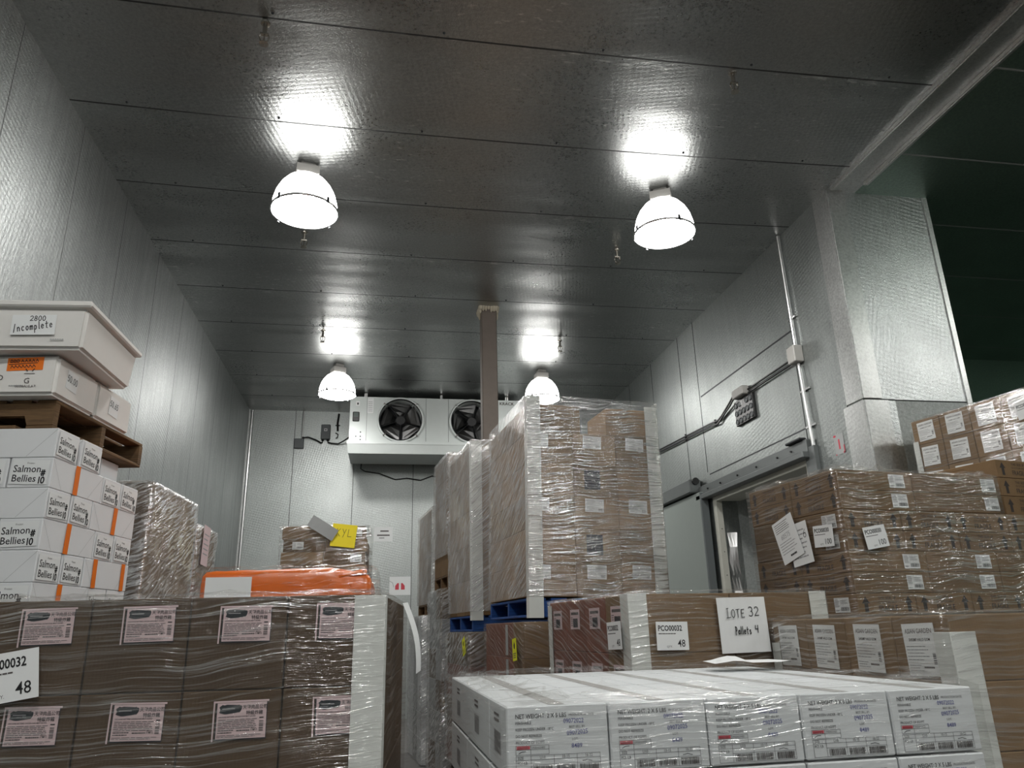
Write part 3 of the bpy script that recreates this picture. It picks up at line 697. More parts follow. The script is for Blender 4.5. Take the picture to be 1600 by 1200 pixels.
def services():
    y = YB
    b = MB(); b.tube([(-2.60, y - 0.035, HC - 0.02), (-2.60, y - 0.035, 0.4)], 0.022, M_STEEL, 10)
    for z in (4.6, 3.4): b.tube([(-2.64, y - 0.012, z), (-2.56, y - 0.012, z)], 0.012, M_STEEL, 6)
    tag(obj('conduit_pipe', b.data('conduit_pipe')), 'tall thin metal conduit in the far left corner', 'conduit')
    b = MB(); b.tube([(-1.62, y - 0.03, HC - 0.02), (-1.62, y - 0.03, 5.16)], 0.018, M_STEEL, 10)
    tag(obj('conduit_pipe', b.data('conduit_pipe')), 'short metal conduit dropping to a grey box on the back wall', 'conduit')
    b = MB(); b.cbox(-1.76, -1.58, y - 0.09, y - 0.0005, 4.97, 5.16, M_GREYPL, 0.008); b.box(-1.74, -1.60, y - 0.093, y - 0.09, 4.99, 5.14, M_GREYPL)
    tag(obj('junction_box', b.data('junction_box')), 'square grey junction box on the back wall left of the evaporator', 'junction box')
    root = empty('disconnect_switch', (-1.17, y, 5.10)); tag(root, 'small grey disconnect switch on the back wall', 'switch')
    b = MB(); b.cbox(-0.09, 0.09, -0.09, -0.0005, 0.06, 0.36, M_GREYPL, 0.012); obj('switch_case', b.data('switch_case'), root)
    b = MB(); b.box(-0.03, 0.03, -0.094, -0.09, 0.22, 0.27, M_PAPER); b.box(-0.02, 0.02, -0.0945, -0.094, 0.235, 0.255, M_INK); obj('switch_label', b.data('switch_label'), root)
    for gx in (-0.05, 0.05):
        b = MB(); b.lathe([(0.0, 0.03), (0.03, 0.03), (0.02, 0.0)], M_BLACK, 8, Matrix.Translation((gx, -0.045, 0.028))); obj('cable_gland', b.data('cable_gland'), root)
    b = MB(); b.tube([(-1.60, y - 0.06, 5.185), (-1.50, y - 0.05, 5.20), (-1.36, y - 0.05, 5.15), (-1.25, y - 0.05, 5.09), (-1.22, y - 0.045, 5.105)], 0.014, M_BLACK, 8)
    b.tube([(-1.60, y - 0.06, 5.163), (-1.60, y - 0.06, 5.20)], 0.02, M_BLACK, 8)
    tag(obj('power_cable', b.data('power_cable')), 'black cable from the junction box to the disconnect switch', 'cable')
    b = MB(); b.tube([(-1.12, y - 0.045, 5.105), (-1.06, y - 0.05, 5.085), (-0.92, y - 0.06, 5.07), (-0.80, y - 0.2, 5.10), (-0.72, 14.45, 5.12), (-0.69, 14.40, 5.12)], 0.014, M_BLACK, 8)
    tag(obj('power_cable', b.data('power_cable')), 'black cable from the disconnect switch to the evaporator', 'cable')
    b = MB(); b.tube([(-0.93, y - 0.025, 5.70), (-0.95, y - 0.025, 5.50), (-0.94, y - 0.025, 5.34)], 0.02, M_BLACK, 8); b.tube([(-0.98, y - 0.03, 5.30), (-0.93, y - 0.03, 5.27), (-0.94, y - 0.03, 5.21), (-0.97, y - 0.03, 5.19)], 0.012, M_BLACK, 6)
    b.tube([(-0.99, y - 0.012, 5.46), (-0.90, y - 0.012, 5.46)], 0.012, M_BLACK, 6)
    tag(obj('cable_stub', b.data('cable_stub')), 'short black pipe stub hanging from the ceiling beside the evaporator', 'cable')
    b = MB(); pts = [(-0.45, y - 0.03, 4.72), (-0.46, y - 0.03, 4.58), (-0.38, y - 0.03, 4.53), (-0.1, y - 0.03, 4.49), (0.22, y - 0.03, 4.37), (0.45, y - 0.03, 4.40), (0.72, y - 0.03, 4.36), (0.95, y - 0.03, 4.45), (1.05, y - 0.03, 4.42), (1.07, y - 0.03, 4.31)]
    b.tube(pts, 0.011, M_BLACK, 7); b.cbox(1.04, 1.11, y - 0.07, y - 0.005, 4.19, 4.31, M_CAST, 0.008); b.tube([(1.07, y - 0.03, 4.19), (1.08, y - 0.03, 4.0), (1.14, y - 0.03, 3.8), (1.18, y - 0.03, 3.6)], 0.008, M_BLACK, 6)
    tag(obj('drain_cord', b.data('drain_cord')), 'black drooping cord under the evaporator with a small inline plug', 'cord')
    def sign(x, z, w, h, label, red):
        b = MB(); mx = Matrix.Translation((x, y - 0.003, z)) @ FACE['front'].to_4x4()
        b.box(-w / 2, w / 2, -h / 2, h / 2, -0.002, 0, M_PAPER, mx)
        if red:
            b.poly([(-0.02, -0.07), (-0.02, 0.05), (-0.05, 0.05), (-0.09, 0.0), (-0.09, -0.07)], 0.0006, M_REDINK, mx)
            b.poly([(0.02, -0.07), (0.02, 0.05), (0.05, 0.05), (0.09, 0.0), (0.09, -0.07)], 0.0006, M_REDINK, mx)
            b.stroke([(-0.2, 0.09), (-0.14, 0.06), (-0.12, -0.02)], 0.008, 0.0006, M_GREYINK, mx)
        else:
            b.quad(-0.06, 0.05, 0.10, 0.075, 0.0006, M_INKSOFT, mx); b.quad(-0.12, -0.03, 0.12, -0.005, 0.0006, M_INKSOFT, mx); b.quad(-0.08, -0.08, 0.02, -0.06, 0.0006, M_GREYINK, mx)
        tag(obj('wall_sign', b.data('wall_sign')), label, 'sign')
    sign(0.02, 3.30, 0.36, 0.28, 'white notice on the back wall right of the yellow sheet', False)
    sign(0.36, 2.33, 0.40, 0.34, 'low white notice with a red mark on the back wall', True)
    # right wall: conduit, junction box, twin cables, perforated black board
    x = X1
    b = MB(); b.tube([(x - 0.03, 7.00, HC - 0.01), (x - 0.03, 6.98, 4.36)], 0.02, M_STEEL, 10)
    b.box(x - 0.02, x - 0.004, 6.90, 7.08, 4.70, 4.72, M_STEEL)
    tag(obj('conduit_pipe', b.data('conduit_pipe')), 'upright metal conduit on the right wall above the junction box', 'conduit')
    b = MB(); b.tube([(x - 0.03, 6.97, 4.17), (x - 0.03, 6.93, 3.25), (x - 0.03, 6.92, 2.3)], 0.02, M_STEEL, 10)
    for z in (3.85, 3.45): b.box(x - 0.02, x - 0.004, 6.86, 7.04, z, z + 0.02, M_STEEL)
    tag(obj('conduit_pipe', b.data('conduit_pipe')), 'upright metal conduit on the right wall below the junction box', 'conduit')
    b = MB(); b.cbox(x - 0.11, x - 0.0005, 6.90, 7.05, 4.17, 4.36, M_CAST, 0.008)
    tag(obj('junction_box', b.data('junction_box')), 'metal junction box on the conduit of the right wall', 'junction box')
    b = MB()
    for dz in (0.0, -0.045):
        b.tube([(x - 0.05, 7.06, 4.26 + dz), (x - 0.03, 7.12, 4.255 + dz), (x - 0.03, 8.14, 4.25 + dz)], 0.012, M_BLACK, 7)
    tag(obj('twin_cable', b.data('twin_cable')), 'pair of black cables between junction box and black vented board', 'cable')
    b = MB()
    for dz in (0.0, -0.045):
        b.tube([(x - 0.06, 8.465, 4.275 + dz * 0.8), (x - 0.05, 8.62, 4.22 + dz), (x - 0.03, 8.92, 4.13 + dz * 0.6), (x - 0.03, 9.05, 4.10 + dz), (x - 0.03, 9.3, 4.12 + dz), (x - 0.03, 11.4, 4.22 + dz)], 0.012, M_BLACK, 7)
    b.box(x - 0.03, x - 0.005, 9.15, 9.17, 4.05, 4.14, M_DKMETAL); b.box(x - 0.03, x - 0.005, 10.18, 10.20, 4.10, 4.20, M_DKMETAL)
    tag(obj('twin_cable', b.data('twin_cable')), 'pair of black cables running back from the black vented board', 'cable')
    b = MB(); b.cbox(x - 0.10, x - 0.004, 8.16, 8.45, 4.20, 4.31, M_CAST, 0.01)
    tag(obj('cable_box', b.data('cable_box')), 'small pale metal box above the black vented board', 'junction box')
    root = empty('vented_board', (x, 8.30, 3.87)); tag(root, 'black square board with rows of round vents on the right wall', 'vent board')
    b = MB(); b.cbox(-0.035, -0.003, -0.24, 0.24, 0.0, 0.32, M_BLACK, 0.006); b.box(-0.037, -0.035, 0.02, 0.10, 0.235, 0.30, M_PAPER)
    obj('board', b.data('board'), root)
    b = MB()
    for r_ in range(3):
        for c_ in range(5):
            if r_ == 2 and c_ == 2: continue
            mx = Matrix.Translation((-0.035, -0.19 + c_ * 0.095, 0.05 + r_ * 0.105)) @ Matrix.Rotation(R(-90), 4, 'Y')
            b.lathe([(0.001, 0.004), (0.026, 0.004), (0.034, 0.012), (0.036, 0.0)], M_GREYPL, 12, mx)
    obj('vent_ring', b.data('vent_ring'), root)
    b = MB(); mx = Matrix.Translation((x - 0.003, 6.53, 3.16)) @ FACE['left'].to_4x4()
    b.box(-0.08, 0.08, -0.10, 0.10, -0.001, 0.0, M_GREYBOX, mx); b.quad(-0.012, -0.05, 0.012, 0.05, 0.0006, M_REDINK, mx)
    for s_ in ((-0.08, -0.1, -0.06, -0.09), (0.05, -0.1, 0.08, -0.085), (0.065, -0.1, 0.08, -0.02), (-0.08, 0.08, -0.04, 0.1)): b.quad(*s_, 0.0006, M_REDINK, mx)
    tag(obj('wall_sign', b.data('wall_sign')), 'small white sign with red marks near the right wall corner', 'sign')
services()

# ------------------------------------------------------------------ printed labels (flat mesh pieces with ink shapes)
def rect_paper(b, w, h, m=None, t=0.0004):
    b.box(-w / 2, w / 2, -h / 2, h / 2, -0.0008, 0.0, m or M_PAPER); return b
def lines(b, x0, x1, y0, y1, n, m, rag=0.15, fill=0.45, z=0.0006, seed=1):
    rnd = random.Random(seed)
    for i in range(n):
        y = y1 - (y1 - y0) * (i + 0.5) / n; hh = (y1 - y0) / n * fill / 2
        x = x0; end = x1 - (x1 - x0) * rnd.uniform(0, rag)
        while x < end - 0.001:
            l = rnd.uniform(0.06, 0.22) * (x1 - x0); b.quad(x, y - hh, min(end, x + l), y + hh, z, m); x += l + 0.02 * (x1 - x0)
def barcode(b, x0, x1, y0, y1, m, n=22, seed=3, z=0.0006, vertical=False):
    rnd = random.Random(seed); t = 0.0
    ws = [rnd.uniform(0.4, 1.6) for _ in range(2 * n)]; tot = sum(ws)
    for i, w in enumerate(ws):
        if i % 2 == 0:
            a, c = t / tot, (t + w) / tot
            if vertical: b.quad(x0, y0 + (y1 - y0) * a, x1, y0 + (y1 - y0) * c, z, m)
            else: b.quad(x0 + (x1 - x0) * a, y0, x0 + (x1 - x0) * c, y1, z, m)
        t += w
def grid(b, xs, ys, m, w=0.0008, z=0.0006):
    for x in xs: b.quad(x - w / 2, min(ys), x + w / 2, max(ys), z, m)
    for y in ys: b.quad(min(xs), y - w / 2, max(xs), y + w / 2, z, m)

def lab_pink():
    b = MB(); w, h = 0.138, 0.094
    b.add([(-w / 2 - 0.004, -h / 2 - 0.004, -0.0012), (w / 2 + 0.002, -h / 2 - 0.004, -0.0012), (w / 2 + 0.002, h / 2, -0.0012), (-w / 2 - 0.004, h / 2, -0.0012)], [(0, 1, 2, 3)], M_INK)  # label's shadow painted as a black rim at left and bottom
    rect_paper(b, w, h, M_PAPER_P)
    b.box(-w / 2 - 0.008, w / 2 + 0.006, h / 2 + 0.001, h / 2 + 0.006, -0.001, 0.0, M_PAPER_P); b.box(-w / 2 - 0.011, -w / 2 - 0.007, -h / 2 - 0.006, h / 2 + 0.006, -0.001, 0.0, M_PAPER_P)
    rnd = random.Random(5); pts = []
    for i in range(26):
        a = 2 * math.pi * i / 26; rx = 0.031 * (1 + rnd.uniform(-0.08, 0.08)); ry = 0.0115 * (1 + rnd.uniform(-0.15, 0.2))
        ca, sa = math.cos(a), math.sin(a)
        pts.append((-0.032 + rx * (abs(ca) ** 0.5) * (1 if ca > 0 else -1), 0.031 + ry * (abs(sa) ** 0.6) * (1 if sa > 0 else -1)))
    b.poly(pts, 0.0006, M_SMEAR)
    b.quad(-0.055, 0.0305, -0.02, 0.033, 0.0007, M_GREYINK)
    b.text('天發肉品公司', 0.002, 0.030, 0.0125, M_INK, bold=0.01, sx=0.92); b.text('特級炸雞', 0.012, 0.015, 0.0125, M_INK, bold=0.01, sx=0.95)
    b.text('UNCOOKED BATTERED CHICKEN DARK MEAT CHUNKS', -0.064, 0.0085, 0.0052, M_INK, bold=0.015, sx=0.78)
    lines(b, -0.064, 0.045, -0.022, 0.005, 6, M_INKSOFT, 0.1, 0.4); lines(b, -0.064, -0.02, -0.034, -0.022, 2, M_INKSOFT); lines(b, -0.012, 0.025, -0.030, -0.023, 1, M_INKSOFT); lines(b, -0.066, 0.06, -0.044, -0.036, 2, M_INKSOFT, 0.2, 0.35)
    b.quad(0.050, 0.004, 0.062, 0.007, 0.0006, M_INK); barcode(b, 0.050, 0.062, -0.030, 0.0, M_INKSOFT, 9, 4, vertical=True)
    for rr in (0.009, 0.006): b.stroke(arc(0.036, -0.028, rr, rr, 0, 180, 10), 0.001, 0.0006, M_INKSOFT)
    b.quad(0.033, -0.028, 0.039, -0.024, 0.0006, M_INKSOFT)
    return b
def lab_pink_side():
    b = MB(); rect_paper(b, 0.15, 0.11, M_PAPER_P); b.quad(-0.03, -0.045, 0.045, 0.005, 0.0006, M_BLACKLABEL); b.quad(-0.06, 0.025, 0.06, 0.04, 0.0006, M_INKSOFT); lines(b, -0.065, -0.035, -0.04, 0.015, 5, M_INKSOFT); return b
def lab_salmon(n):
    def f():
        b = MB(); rect_paper(b, 0.185, 0.122)
        b.text('Frozen', -0.02, 0.042, 0.013, M_INKSOFT); b.text('Salmon', -0.084, 0.000, 0.050, M_INK, bold=0.008, sx=0.95); b.text('Bellies', -0.084, -0.048, 0.050, M_INK, bold=0.008, sx=0.95)
        rnd = random.Random(n)
        b.hand('#', 0.052 + rnd.uniform(-0.01, 0.008), -0.020 + rnd.uniform(-0.012, 0.006), 0.031, M_INK, 0.006); b.hand('10', 0.050 + rnd.uniform(-0.008, 0.005), -0.054, 0.029, M_INK, 0.006)
        return b
    return f
SAL = [lab_salmon(i) for i in range(4)]
def lab_ship():
    b = MB(); rect_paper(b, 0.125, 0.086)
    lines(b, -0.058, -0.018, -0.012, 0.038, 9, M_GREYINK, 0.3, 0.5, seed=2); grid(b, [-0.012, 0.012, 0.036, 0.058], [-0.006, 0.006, 0.03, 0.04], M_GREYINK)
    barcode(b, -0.012, 0.056, -0.034, -0.012, M_INK, 20); lines(b, -0.056, -0.025, -0.036, -0.026, 2, M_INK, 0.3); lines(b, -0.008, 0.05, 0.006, 0.03, 4, M_GREYINK, 0.4); return b
def lab_ship_pale():
    b = MB(); rect_paper(b, 0.15, 0.10)
    lines(b, -0.068, 0.02, 0.0, 0.042, 5, M_GREYINK, 0.35, 0.35, seed=6); lines(b, -0.068, 0.0, -0.044, -0.008, 4, M_GREYINK, 0.35, 0.35, seed=9); b.stroke(arc(0.048, 0.024, 0.012, 0.012, 0, 360, 14), 0.0016, 0.0006, M_GREYINK); lines(b, 0.03, 0.066, -0.04, -0.02, 3, M_INKSOFT); return b
def lab_garden():
    b = MB(); w, h = 0.19, 0.20; rect_paper(b, w, h)
    b.text('ASIAN GARDEN', 0, 0.062, 0.026, M_INKSOFT, align='CENTER', bold=0.012, sx=0.86); b.text('SHRIMP HALO GOM', 0, 0.032, 0.0165, M_BOXINK, align='CENTER', bold=0.012, sx=0.86)
    lines(b, -0.085, 0.05, -0.045, 0.018, 5, M_GREYINK, 0.35, 0.25, seed=11); lines(b, -0.085, 0.0, -0.085, -0.055, 3, M_GREYINK, 0.4, 0.3, seed=12); lines(b, 0.0, 0.06, -0.075, -0.06, 1, M_INKSOFT)
    barcode(b, 0.062, 0.08, -0.055, -0.012, M_INK, 9, 5, vertical=True); return b
def lab_black():
    b = MB(); b.box(-0.065, 0.065, -0.075, 0.075, -0.0008, 0.0, M_BLACKLABEL); return b
def lab_white_plain():
    b = MB(); rect_paper(b, 0.10, 0.30, M_GREYBOX); return b
def tag_paper(code, qty):
    def f():
        b = MB(); w, h = 0.175, 0.134; rect_paper(b, w, h)
        b.text(code, -w / 2 + 0.010, h / 2 - 0.043, 0.0365, M_INK, bold=0.022, sx=0.80); lines(b, -w / 2 + 0.012, 0.02, h / 2 - 0.060, h / 2 - 0.053, 1, M_INKSOFT, 0.1, 0.6)
        b.text('QTY.', -0.034, -h / 2 + 0.012, 0.014, M_INKSOFT); b.text(qty, 0.068, -h / 2 + 0.016, 0.048, M_INK, align='RIGHT', bold=0.004, sx=0.9); return b
    return f
TAG32, TAG30 = tag_paper('PCO00032', '48'), tag_paper('PCO00030', '100')

def fragile_print(b, w, d, h):
    """arrows and wording printed straight on the two short-side faces, label text line on the long sides"""
    for face, ww in (('left', d), ('right', d)):
        mx = face_mx(face, w, d, h, ww / 2, h / 2, -0.0022)
        for s in (-1, 1):
            x = s * ww * 0.36; hh = h * 0.36
            b.poly([(x - 0.014, -hh), (x + 0.014, -hh), (x + 0.014, hh * 0.1), (x + 0.03, hh * 0.1), (x, hh), (x - 0.03, hh * 0.1), (x - 0.014, hh * 0.1)], 0.0006, M_BOXINK, mx)
        b.text('THIS SIDE UP', 0, h * 0.20, 0.026, M_BOXINK, align='CENTER', bold=0.01, sx=0.9, mx=mx); b.text('CE COTE EN HAUT', 0, h * 0.03, 0.0185, M_BOXINK, align='CENTER', sx=0.9, mx=mx)
        b.text('FRAGILE', 0, -h * 0.32, 0.046, M_BOXINK, align='CENTER', bold=0.012, sx=0.86, mx=mx)
    for face in ('front', 'back'):
        mx = face_mx(face, w, d, h, w * 0.38, h * 0.80, -0.0022); lines(b, -w * 0.3, w * 0.25, -0.005, 0.005, 1, M_BOXINK, 0.1, 0.5, seed=3, z=0.0006) if False else b.quad(-w * 0.3, -0.003, w * 0.22, 0.003, 0.0006, M_KRAFT_D, mx)
def shrimp_print(b, w, d, h):
    mx = face_mx('front', w, d, h, w / 2, h / 2, -0.0022)
    x0, k = -w / 2 + 0.024, M_INK
    b.text('NET WEIGHT: 2 X 5 LBS', x0, h / 2 - 0.029, 0.0138, k, bold=0.012, sx=0.86, mx=mx); b.text('PRODUCTION DATE:', 0.028, h / 2 - 0.0275, 0.0078, k, sx=0.86, mx=mx)
    for i, s in enumerate(('PERISHABLE', 'KEEP FROZEN UNDER -18°C', 'DO NOT REFREEZE', 'PRODUCT OF EGYPT')): b.text(s, x0, h / 2 - 0.042 - i * 0.0142, 0.0088, k, bold=0.004, sx=0.84, mx=mx)
    b.text('09072022', 0.014, h / 2 - 0.043, 0.0145, M_BLUEINK, bold=0.004, sx=0.88, mx=mx); b.text('BEST SELL BY:', 0.028, h / 2 - 0.054, 0.0078, k, sx=0.86, mx=mx)
    b.text('09072025', 0.022, h / 2 - 0.071, 0.0148, M_BLUEINK, bold=0.004, sx=0.9, mx=mx @ Matrix.Rotation(R(3), 4, 'Z')); b.text('LOT:', 0.034, h / 2 - 0.081, 0.0075, k, mx=mx); b.text('8489', 0.032, h / 2 - 0.097, 0.0135, M_BLUEINK, bold=0.004, mx=mx)
    y = h / 2 - 0.0885
    M2 = mx
    def g(xs, ys):
        for x in xs: b.quad(x - 0.0004, min(ys), x + 0.0004, max(ys), 0.0006, k, M2)
        for yy in ys: b.quad(min(xs), yy - 0.0004, max(xs), yy + 0.0004, 0.0006, k, M2)
    g([x0, x0 + 0.036, x0 + 0.080], [y + 0.0005, y - 0.0085, y - 0.019])
    b.quad(x0 + 0.002, y - 0.0075, x0 + 0.034, y - 0.0005, 0.0005, M_REDINK, M2); b.text('SEASONED', x0 + 0.004, y - 0.0066, 0.0066, k, sx=0.82, z=0.0008, mx=mx); b.text('UNSEASONED', x0 + 0.038, y - 0.0066, 0.0066, k, sx=0.78, mx=mx)
    b.stroke([(x0 + 0.007, y - 0.016), (x0 + 0.014, y - 0.0125), (x0 + 0.024, y - 0.012)], 0.0014, 0.0007, k, M2)
    xs = [x0 + 0.0, x0 + 0.036, x0 + 0.092, x0 + 0.148, x0 + 0.205]; ys = [-h / 2 + 0.046, -h / 2 + 0.037, -h / 2 + 0.026, -h / 2 + 0.006]
    g(xs, [ys[0], ys[1], ys[3]]); g(xs[1:], [ys[1], ys[2]])
    b.text('SIZE', x0 + 0.004, ys[1] + 0.0016, 0.0092, k, sx=0.85, mx=mx); b.text('PCS /LB', x0 + 0.003, ys[1] - 0.0095, 0.0092, k, sx=0.80, mx=mx)
    for i, s in enumerate(('U10', '10-15', '16-22')): b.text(s, (xs[i + 1] + xs[i + 2]) / 2, ys[1] + 0.0016, 0.0092, k, align='CENTER', sx=0.9, mx=mx)
    rnd = random.Random(8)
    for i in range(3):
        a = xs[i + 1] + 0.006; e = xs[i + 2] - 0.004; t = a
        while t < e: w_ = rnd.uniform(0.0006, 0.0022); b.quad(t, ys[3] + 0.002, min(e, t + w_), ys[2] - 0.002, 0.0006, M_BOXINK, M2); t += w_ + rnd.uniform(0.0006, 0.0016)
    b.stroke([(xs[3] + 0.012, ys[2] + 0.004), (xs[3] + 0.024, ys[2] + 0.006), (xs[3] + 0.036, ys[2] + 0.003)], 0.0014, 0.0007, k, M2)
    # taped lid
    b.quad(-0.021, -d / 2 + 0.006, 0.021, d / 2 - 0.004, h - 0.0009, M_TAPE)
    mxl = face_mx('left', w, d, h, d / 2, h / 2, -0.0022); tt = -0.05
    for i in range(16): b.quad(tt, -0.04, tt + 0.003, 0.01, 0.0006, M_INKSOFT, mxl); tt += 0.0062
    lines_y = [0.045, 0.032]
    for yy in lines_y: b.quad(-0.05, yy, 0.03, yy + 0.006, 0.0006, M_INKSOFT, mxl)
def salmon_lines(b, w, d, h):
    for face, ww in (('front', w), ('right', d), ('back', w), ('left', d)):
        if ww < 0.3: continue
        mx = face_mx(face, w, d, h, ww / 2, h / 2, -0.0022)
        for s in (-1, 1): b.stroke([(s * (ww / 2 - 0.006), h / 2 - 0.008), (s * (ww / 2 - h * 0.92), -h / 2 + 0.006)] if s > 0 else [(-(ww / 2 - 0.006), h / 2 - 0.008), (-(ww / 2 - h * 0.7), -h / 2 + 0.006)], 0.0016, 0.0006, M_GREYBOX, mx)

# ------------------------------------------------------------------ stretch film, edge boards, pallets, hidden supports
def film(load, a0, a1, b0, b1, z0, z1, mat, label, fold=0.09, off=0.011, seed=0, amp=0.0016, puff=0.018, z1fn=None, flare=0.0, step=0.05):
    a0, a1, b0, b1 = a0 - off, a1 + off, b0 - off, b1 + off
    r = 0.003
    per = []
    def seg(p, q, nrm):
        n = max(2, int((Vector(q) - Vector(p)).length / step))
        for i in range(n + 1):
            t = i / n; per.append((p[0] + (q[0] - p[0]) * t, p[1] + (q[1] - p[1]) * t, nrm))
    seg((a0 + r, b0), (a1 - r, b0), (0, -1)); seg((a1, b0 + r), (a1, b1 - r), (1, 0)); seg((a1 - r, b1), (a0 + r, b1), (0, 1)); seg((a0, b1 - r), (a0, b0 + r), (-1, 0))
    per.append(per[0]); n = len(per)
    nz = max(3, int((z1 - z0) / step)); vs, uvs = [], []; s = 0.0; cs = []
    for i, p in enumerate(per):
        if i: s += math.hypot(p[0] - per[i - 1][0], p[1] - per[i - 1][1])
        cs.append(s)
    rows = [(z0 + (z1 - z0) * j / nz, 0.0) for j in range(nz + 1)]
    if fold:
        rows += [(z1 + 0.004, 0.25 * fold), (z1 + 0.005, 0.6 * fold), (z1 + 0.004, fold)]
    ca, cb = (a0 + a1) / 2, (b0 + b1) / 2
    for j, (z, inn) in enumerate(rows):
        for i, (x, y, nr) in enumerate(per):
            q = noise.noise(Vector((cs[i if i < n - 1 else 0] * 5 + seed * 7.3, z * 9, seed))) + 0.5 * noise.noise(Vector((cs[i if i < n - 1 else 0] * 14, z * 25, seed + 3)))
            o = amp * (0.6 + q) if not inn else 0
            if flare and z < z0 + 0.25: o += flare * (1 - (z - z0) / 0.25) * abs(q) * 2
            zz = z
            if inn:
                q2 = noise.noise(Vector((cs[i if i < n - 1 else 0] * 11, j * 1.7, seed + 9))); zz = z + puff * max(0, q2 + 0.25); 
                k = inn * (1 + 0.8 * noise.noise(Vector((cs[i if i < n - 1 else 0] * 6, 3.3, seed))))
                x += (k if x < ca else -k) * (1 if abs(x - ca) > (a1 - a0) / 2 - 0.03 else 0); y += (k if y < cb else -k) * (1 if abs(y - cb) > (b1 - b0) / 2 - 0.03 else 0)
            if z1fn: zz += z1fn(per[i][0], per[i][1]) * max(0, min(1, (z - z0) / (z1 - z0)))
            vs.append((x + nr[0] * max(o, -off * 0.15), y + nr[1] * max(o, -off * 0.15), zz)); uvs.append((cs[i], z + inn))
    fs = [(j * n + i, j * n + i + 1, (j + 1) * n + i + 1, (j + 1) * n + i) for j in range(len(rows) - 1) for i in range(n - 1)]
    me = bpy.data.meshes.new('stretch_film'); me.from_pydata(vs, [], fs); ms = mat if isinstance(mat, tuple) else (mat, mat)
    for m_ in ms: me.materials.append(m_)
    me.polygons.foreach_set('material_index', [0 if per[f[0] % n][2] == (0, -1) else 1 for f in fs])
    uvl = me.uv_layers.new(name='UVMap')
    for lp in me.loops: uvl.data[lp.index].uv = uvs[lp.vertex_index]
    me.polygons.foreach_set('use_smooth', [True] * len(fs)); me.update()
    o = obj('stretch_film', me); o.matrix_world = load.m
    return tag(o, label, 'stretch film', 'clear stretch film around the pallet loads')
def edge_board(load, a, b, z0, z1, sa, sb, label, w=0.075, t=0.004, wa=None):
    """an L-shaped paper edge board on the corner (a, b); sa, sb: which way its flanges run (+1 or -1 along a and b)"""
    wa = wa or w; m = MB(); g = 0.0042
    ca, cb = a - sa * g, b - sb * g
    lo = lambda p, q: (min(p, q), max(p, q))
    xa = lo(ca - sa * t, ca + sa * wa); yb = lo(cb - sb * t, cb)
    m.cbox(xa[0], xa[1], yb[0], yb[1], z0, z1, M_CORNER, 0.0012)
    xa = lo(ca - sa * t, ca); yb = lo(cb, cb + sb * w)
    m.cbox(xa[0], xa[1], yb[0], yb[1], z0, z1, M_CORNER, 0.0012)
    o = obj('edge_board', m.data('edge_board')); o.matrix_world = load.m
    return tag(o, label, 'edge board', 'paper edge boards on the pallet corners')
def pallet(load, a0, a1, b0, b1, z0, z1, mat, label, along='a'):
    """stringer pallet; stringers run along a (or b), deck boards across"""
    root = empty('wooden_pallet' if mat is M_WOOD else 'blue_pallet'); root.matrix_world = load.m
    tag(root, label, 'pallet', 'pallets under the loads')
    t = 0.018; sw = 0.042; rnd = random.Random(len(label))
    L = lambda x0, x1, y0, y1: (x0, x1, y0, y1) if along == 'a' else (y0 - b0 + a0, y1 - b0 + a0, x0 - a0 + b0, x1 - a0 + b0)
    for nm, (za, zb), n in (('top_deck', (z1 - t, z1), 7), ('bottom_deck', (z0, z0 + t), 5)):
        m = MB(); span = a1 - a0; wd = span / n * 0.78
        for i in range(n):
            x = a0 + (span - wd) * i / (n - 1); m.cbox(x, x + wd, b0 + rnd.uniform(0, 0.012), b1 - rnd.uniform(0, 0.012), za, zb, mat, 0.003)
        obj(nm, m.data(nm), root)
    for i in range(3):
        y = b0 + 0.004 + (b1 - b0 - sw - 0.008) * i / 2; m = MB(); zz0, zz1 = z0 + t + 0.0005, z1 - t - 0.0005; hh = zz1 - zz0
        pr = [(a0, zz0)]; ln = a1 - a0
        for f0, f1 in ((0.15, 0.36), (0.64, 0.85)):
            pr += [(a0 + ln * f0, zz0), (a0 + ln * (f0 + 0.02), zz0 + hh * 0.42), (a0 + ln * (f1 - 0.02), zz0 + hh * 0.42), (a0 + ln * f1, zz0)]
        pr += [(a1, zz0), (a1, zz1), (a0, zz1)]
        n = len(pr); vs = [(x, y, z) for x, z in pr] + [(x, y + sw, z) for x, z in pr]
        m.add(vs, [tuple(range(n)), tuple(range(2 * n - 1, n - 1, -1))] + [(k, k + n, (k + 1) % n + n, (k + 1) % n) for k in range(n)], mat)
        obj('stringer', m.data('stringer'), root)
    return root
def bin_under(load, a0, a1, b0, b1, z0, z1, label, mat=None):
    m = MB(); mat = mat or M_KRAFT_D; t = 0.012
    m.box(a0, a1, b0, b0 + t, z0, z1, mat); m.box(a0, a1, b1 - t, b1, z0, z1, mat); m.box(a0, a0 + t, b0 + t, b1 - t, z0, z1, mat); m.box(a1 - t, a1, b0 + t, b1 - t, z0, z1, mat); m.box(a0, a1, b0, b1, z1 - 0.004, z1, mat)
    o = obj('bulk_carton', m.data('bulk_carton')); o.matrix_world = load.m
    return tag(o, label, 'carton', 'tall bulk cartons under the loads')
def sheet(name, maker, mw, label, cat, w, h, curl=0.0, group=None):
    o = obj(name, maker().data(name) if not isinstance(maker, MB) else maker.data(name)); o.matrix_world = mw
    return tag(o, label, cat, group)
def on_face(load, face, a, b, z, tilt=0.0):
    m = FACE[face].to_4x4(); m.translation = Vector((a, b, z)); return load.m @ m @ Matrix.Rotation(tilt, 4, 'Z')

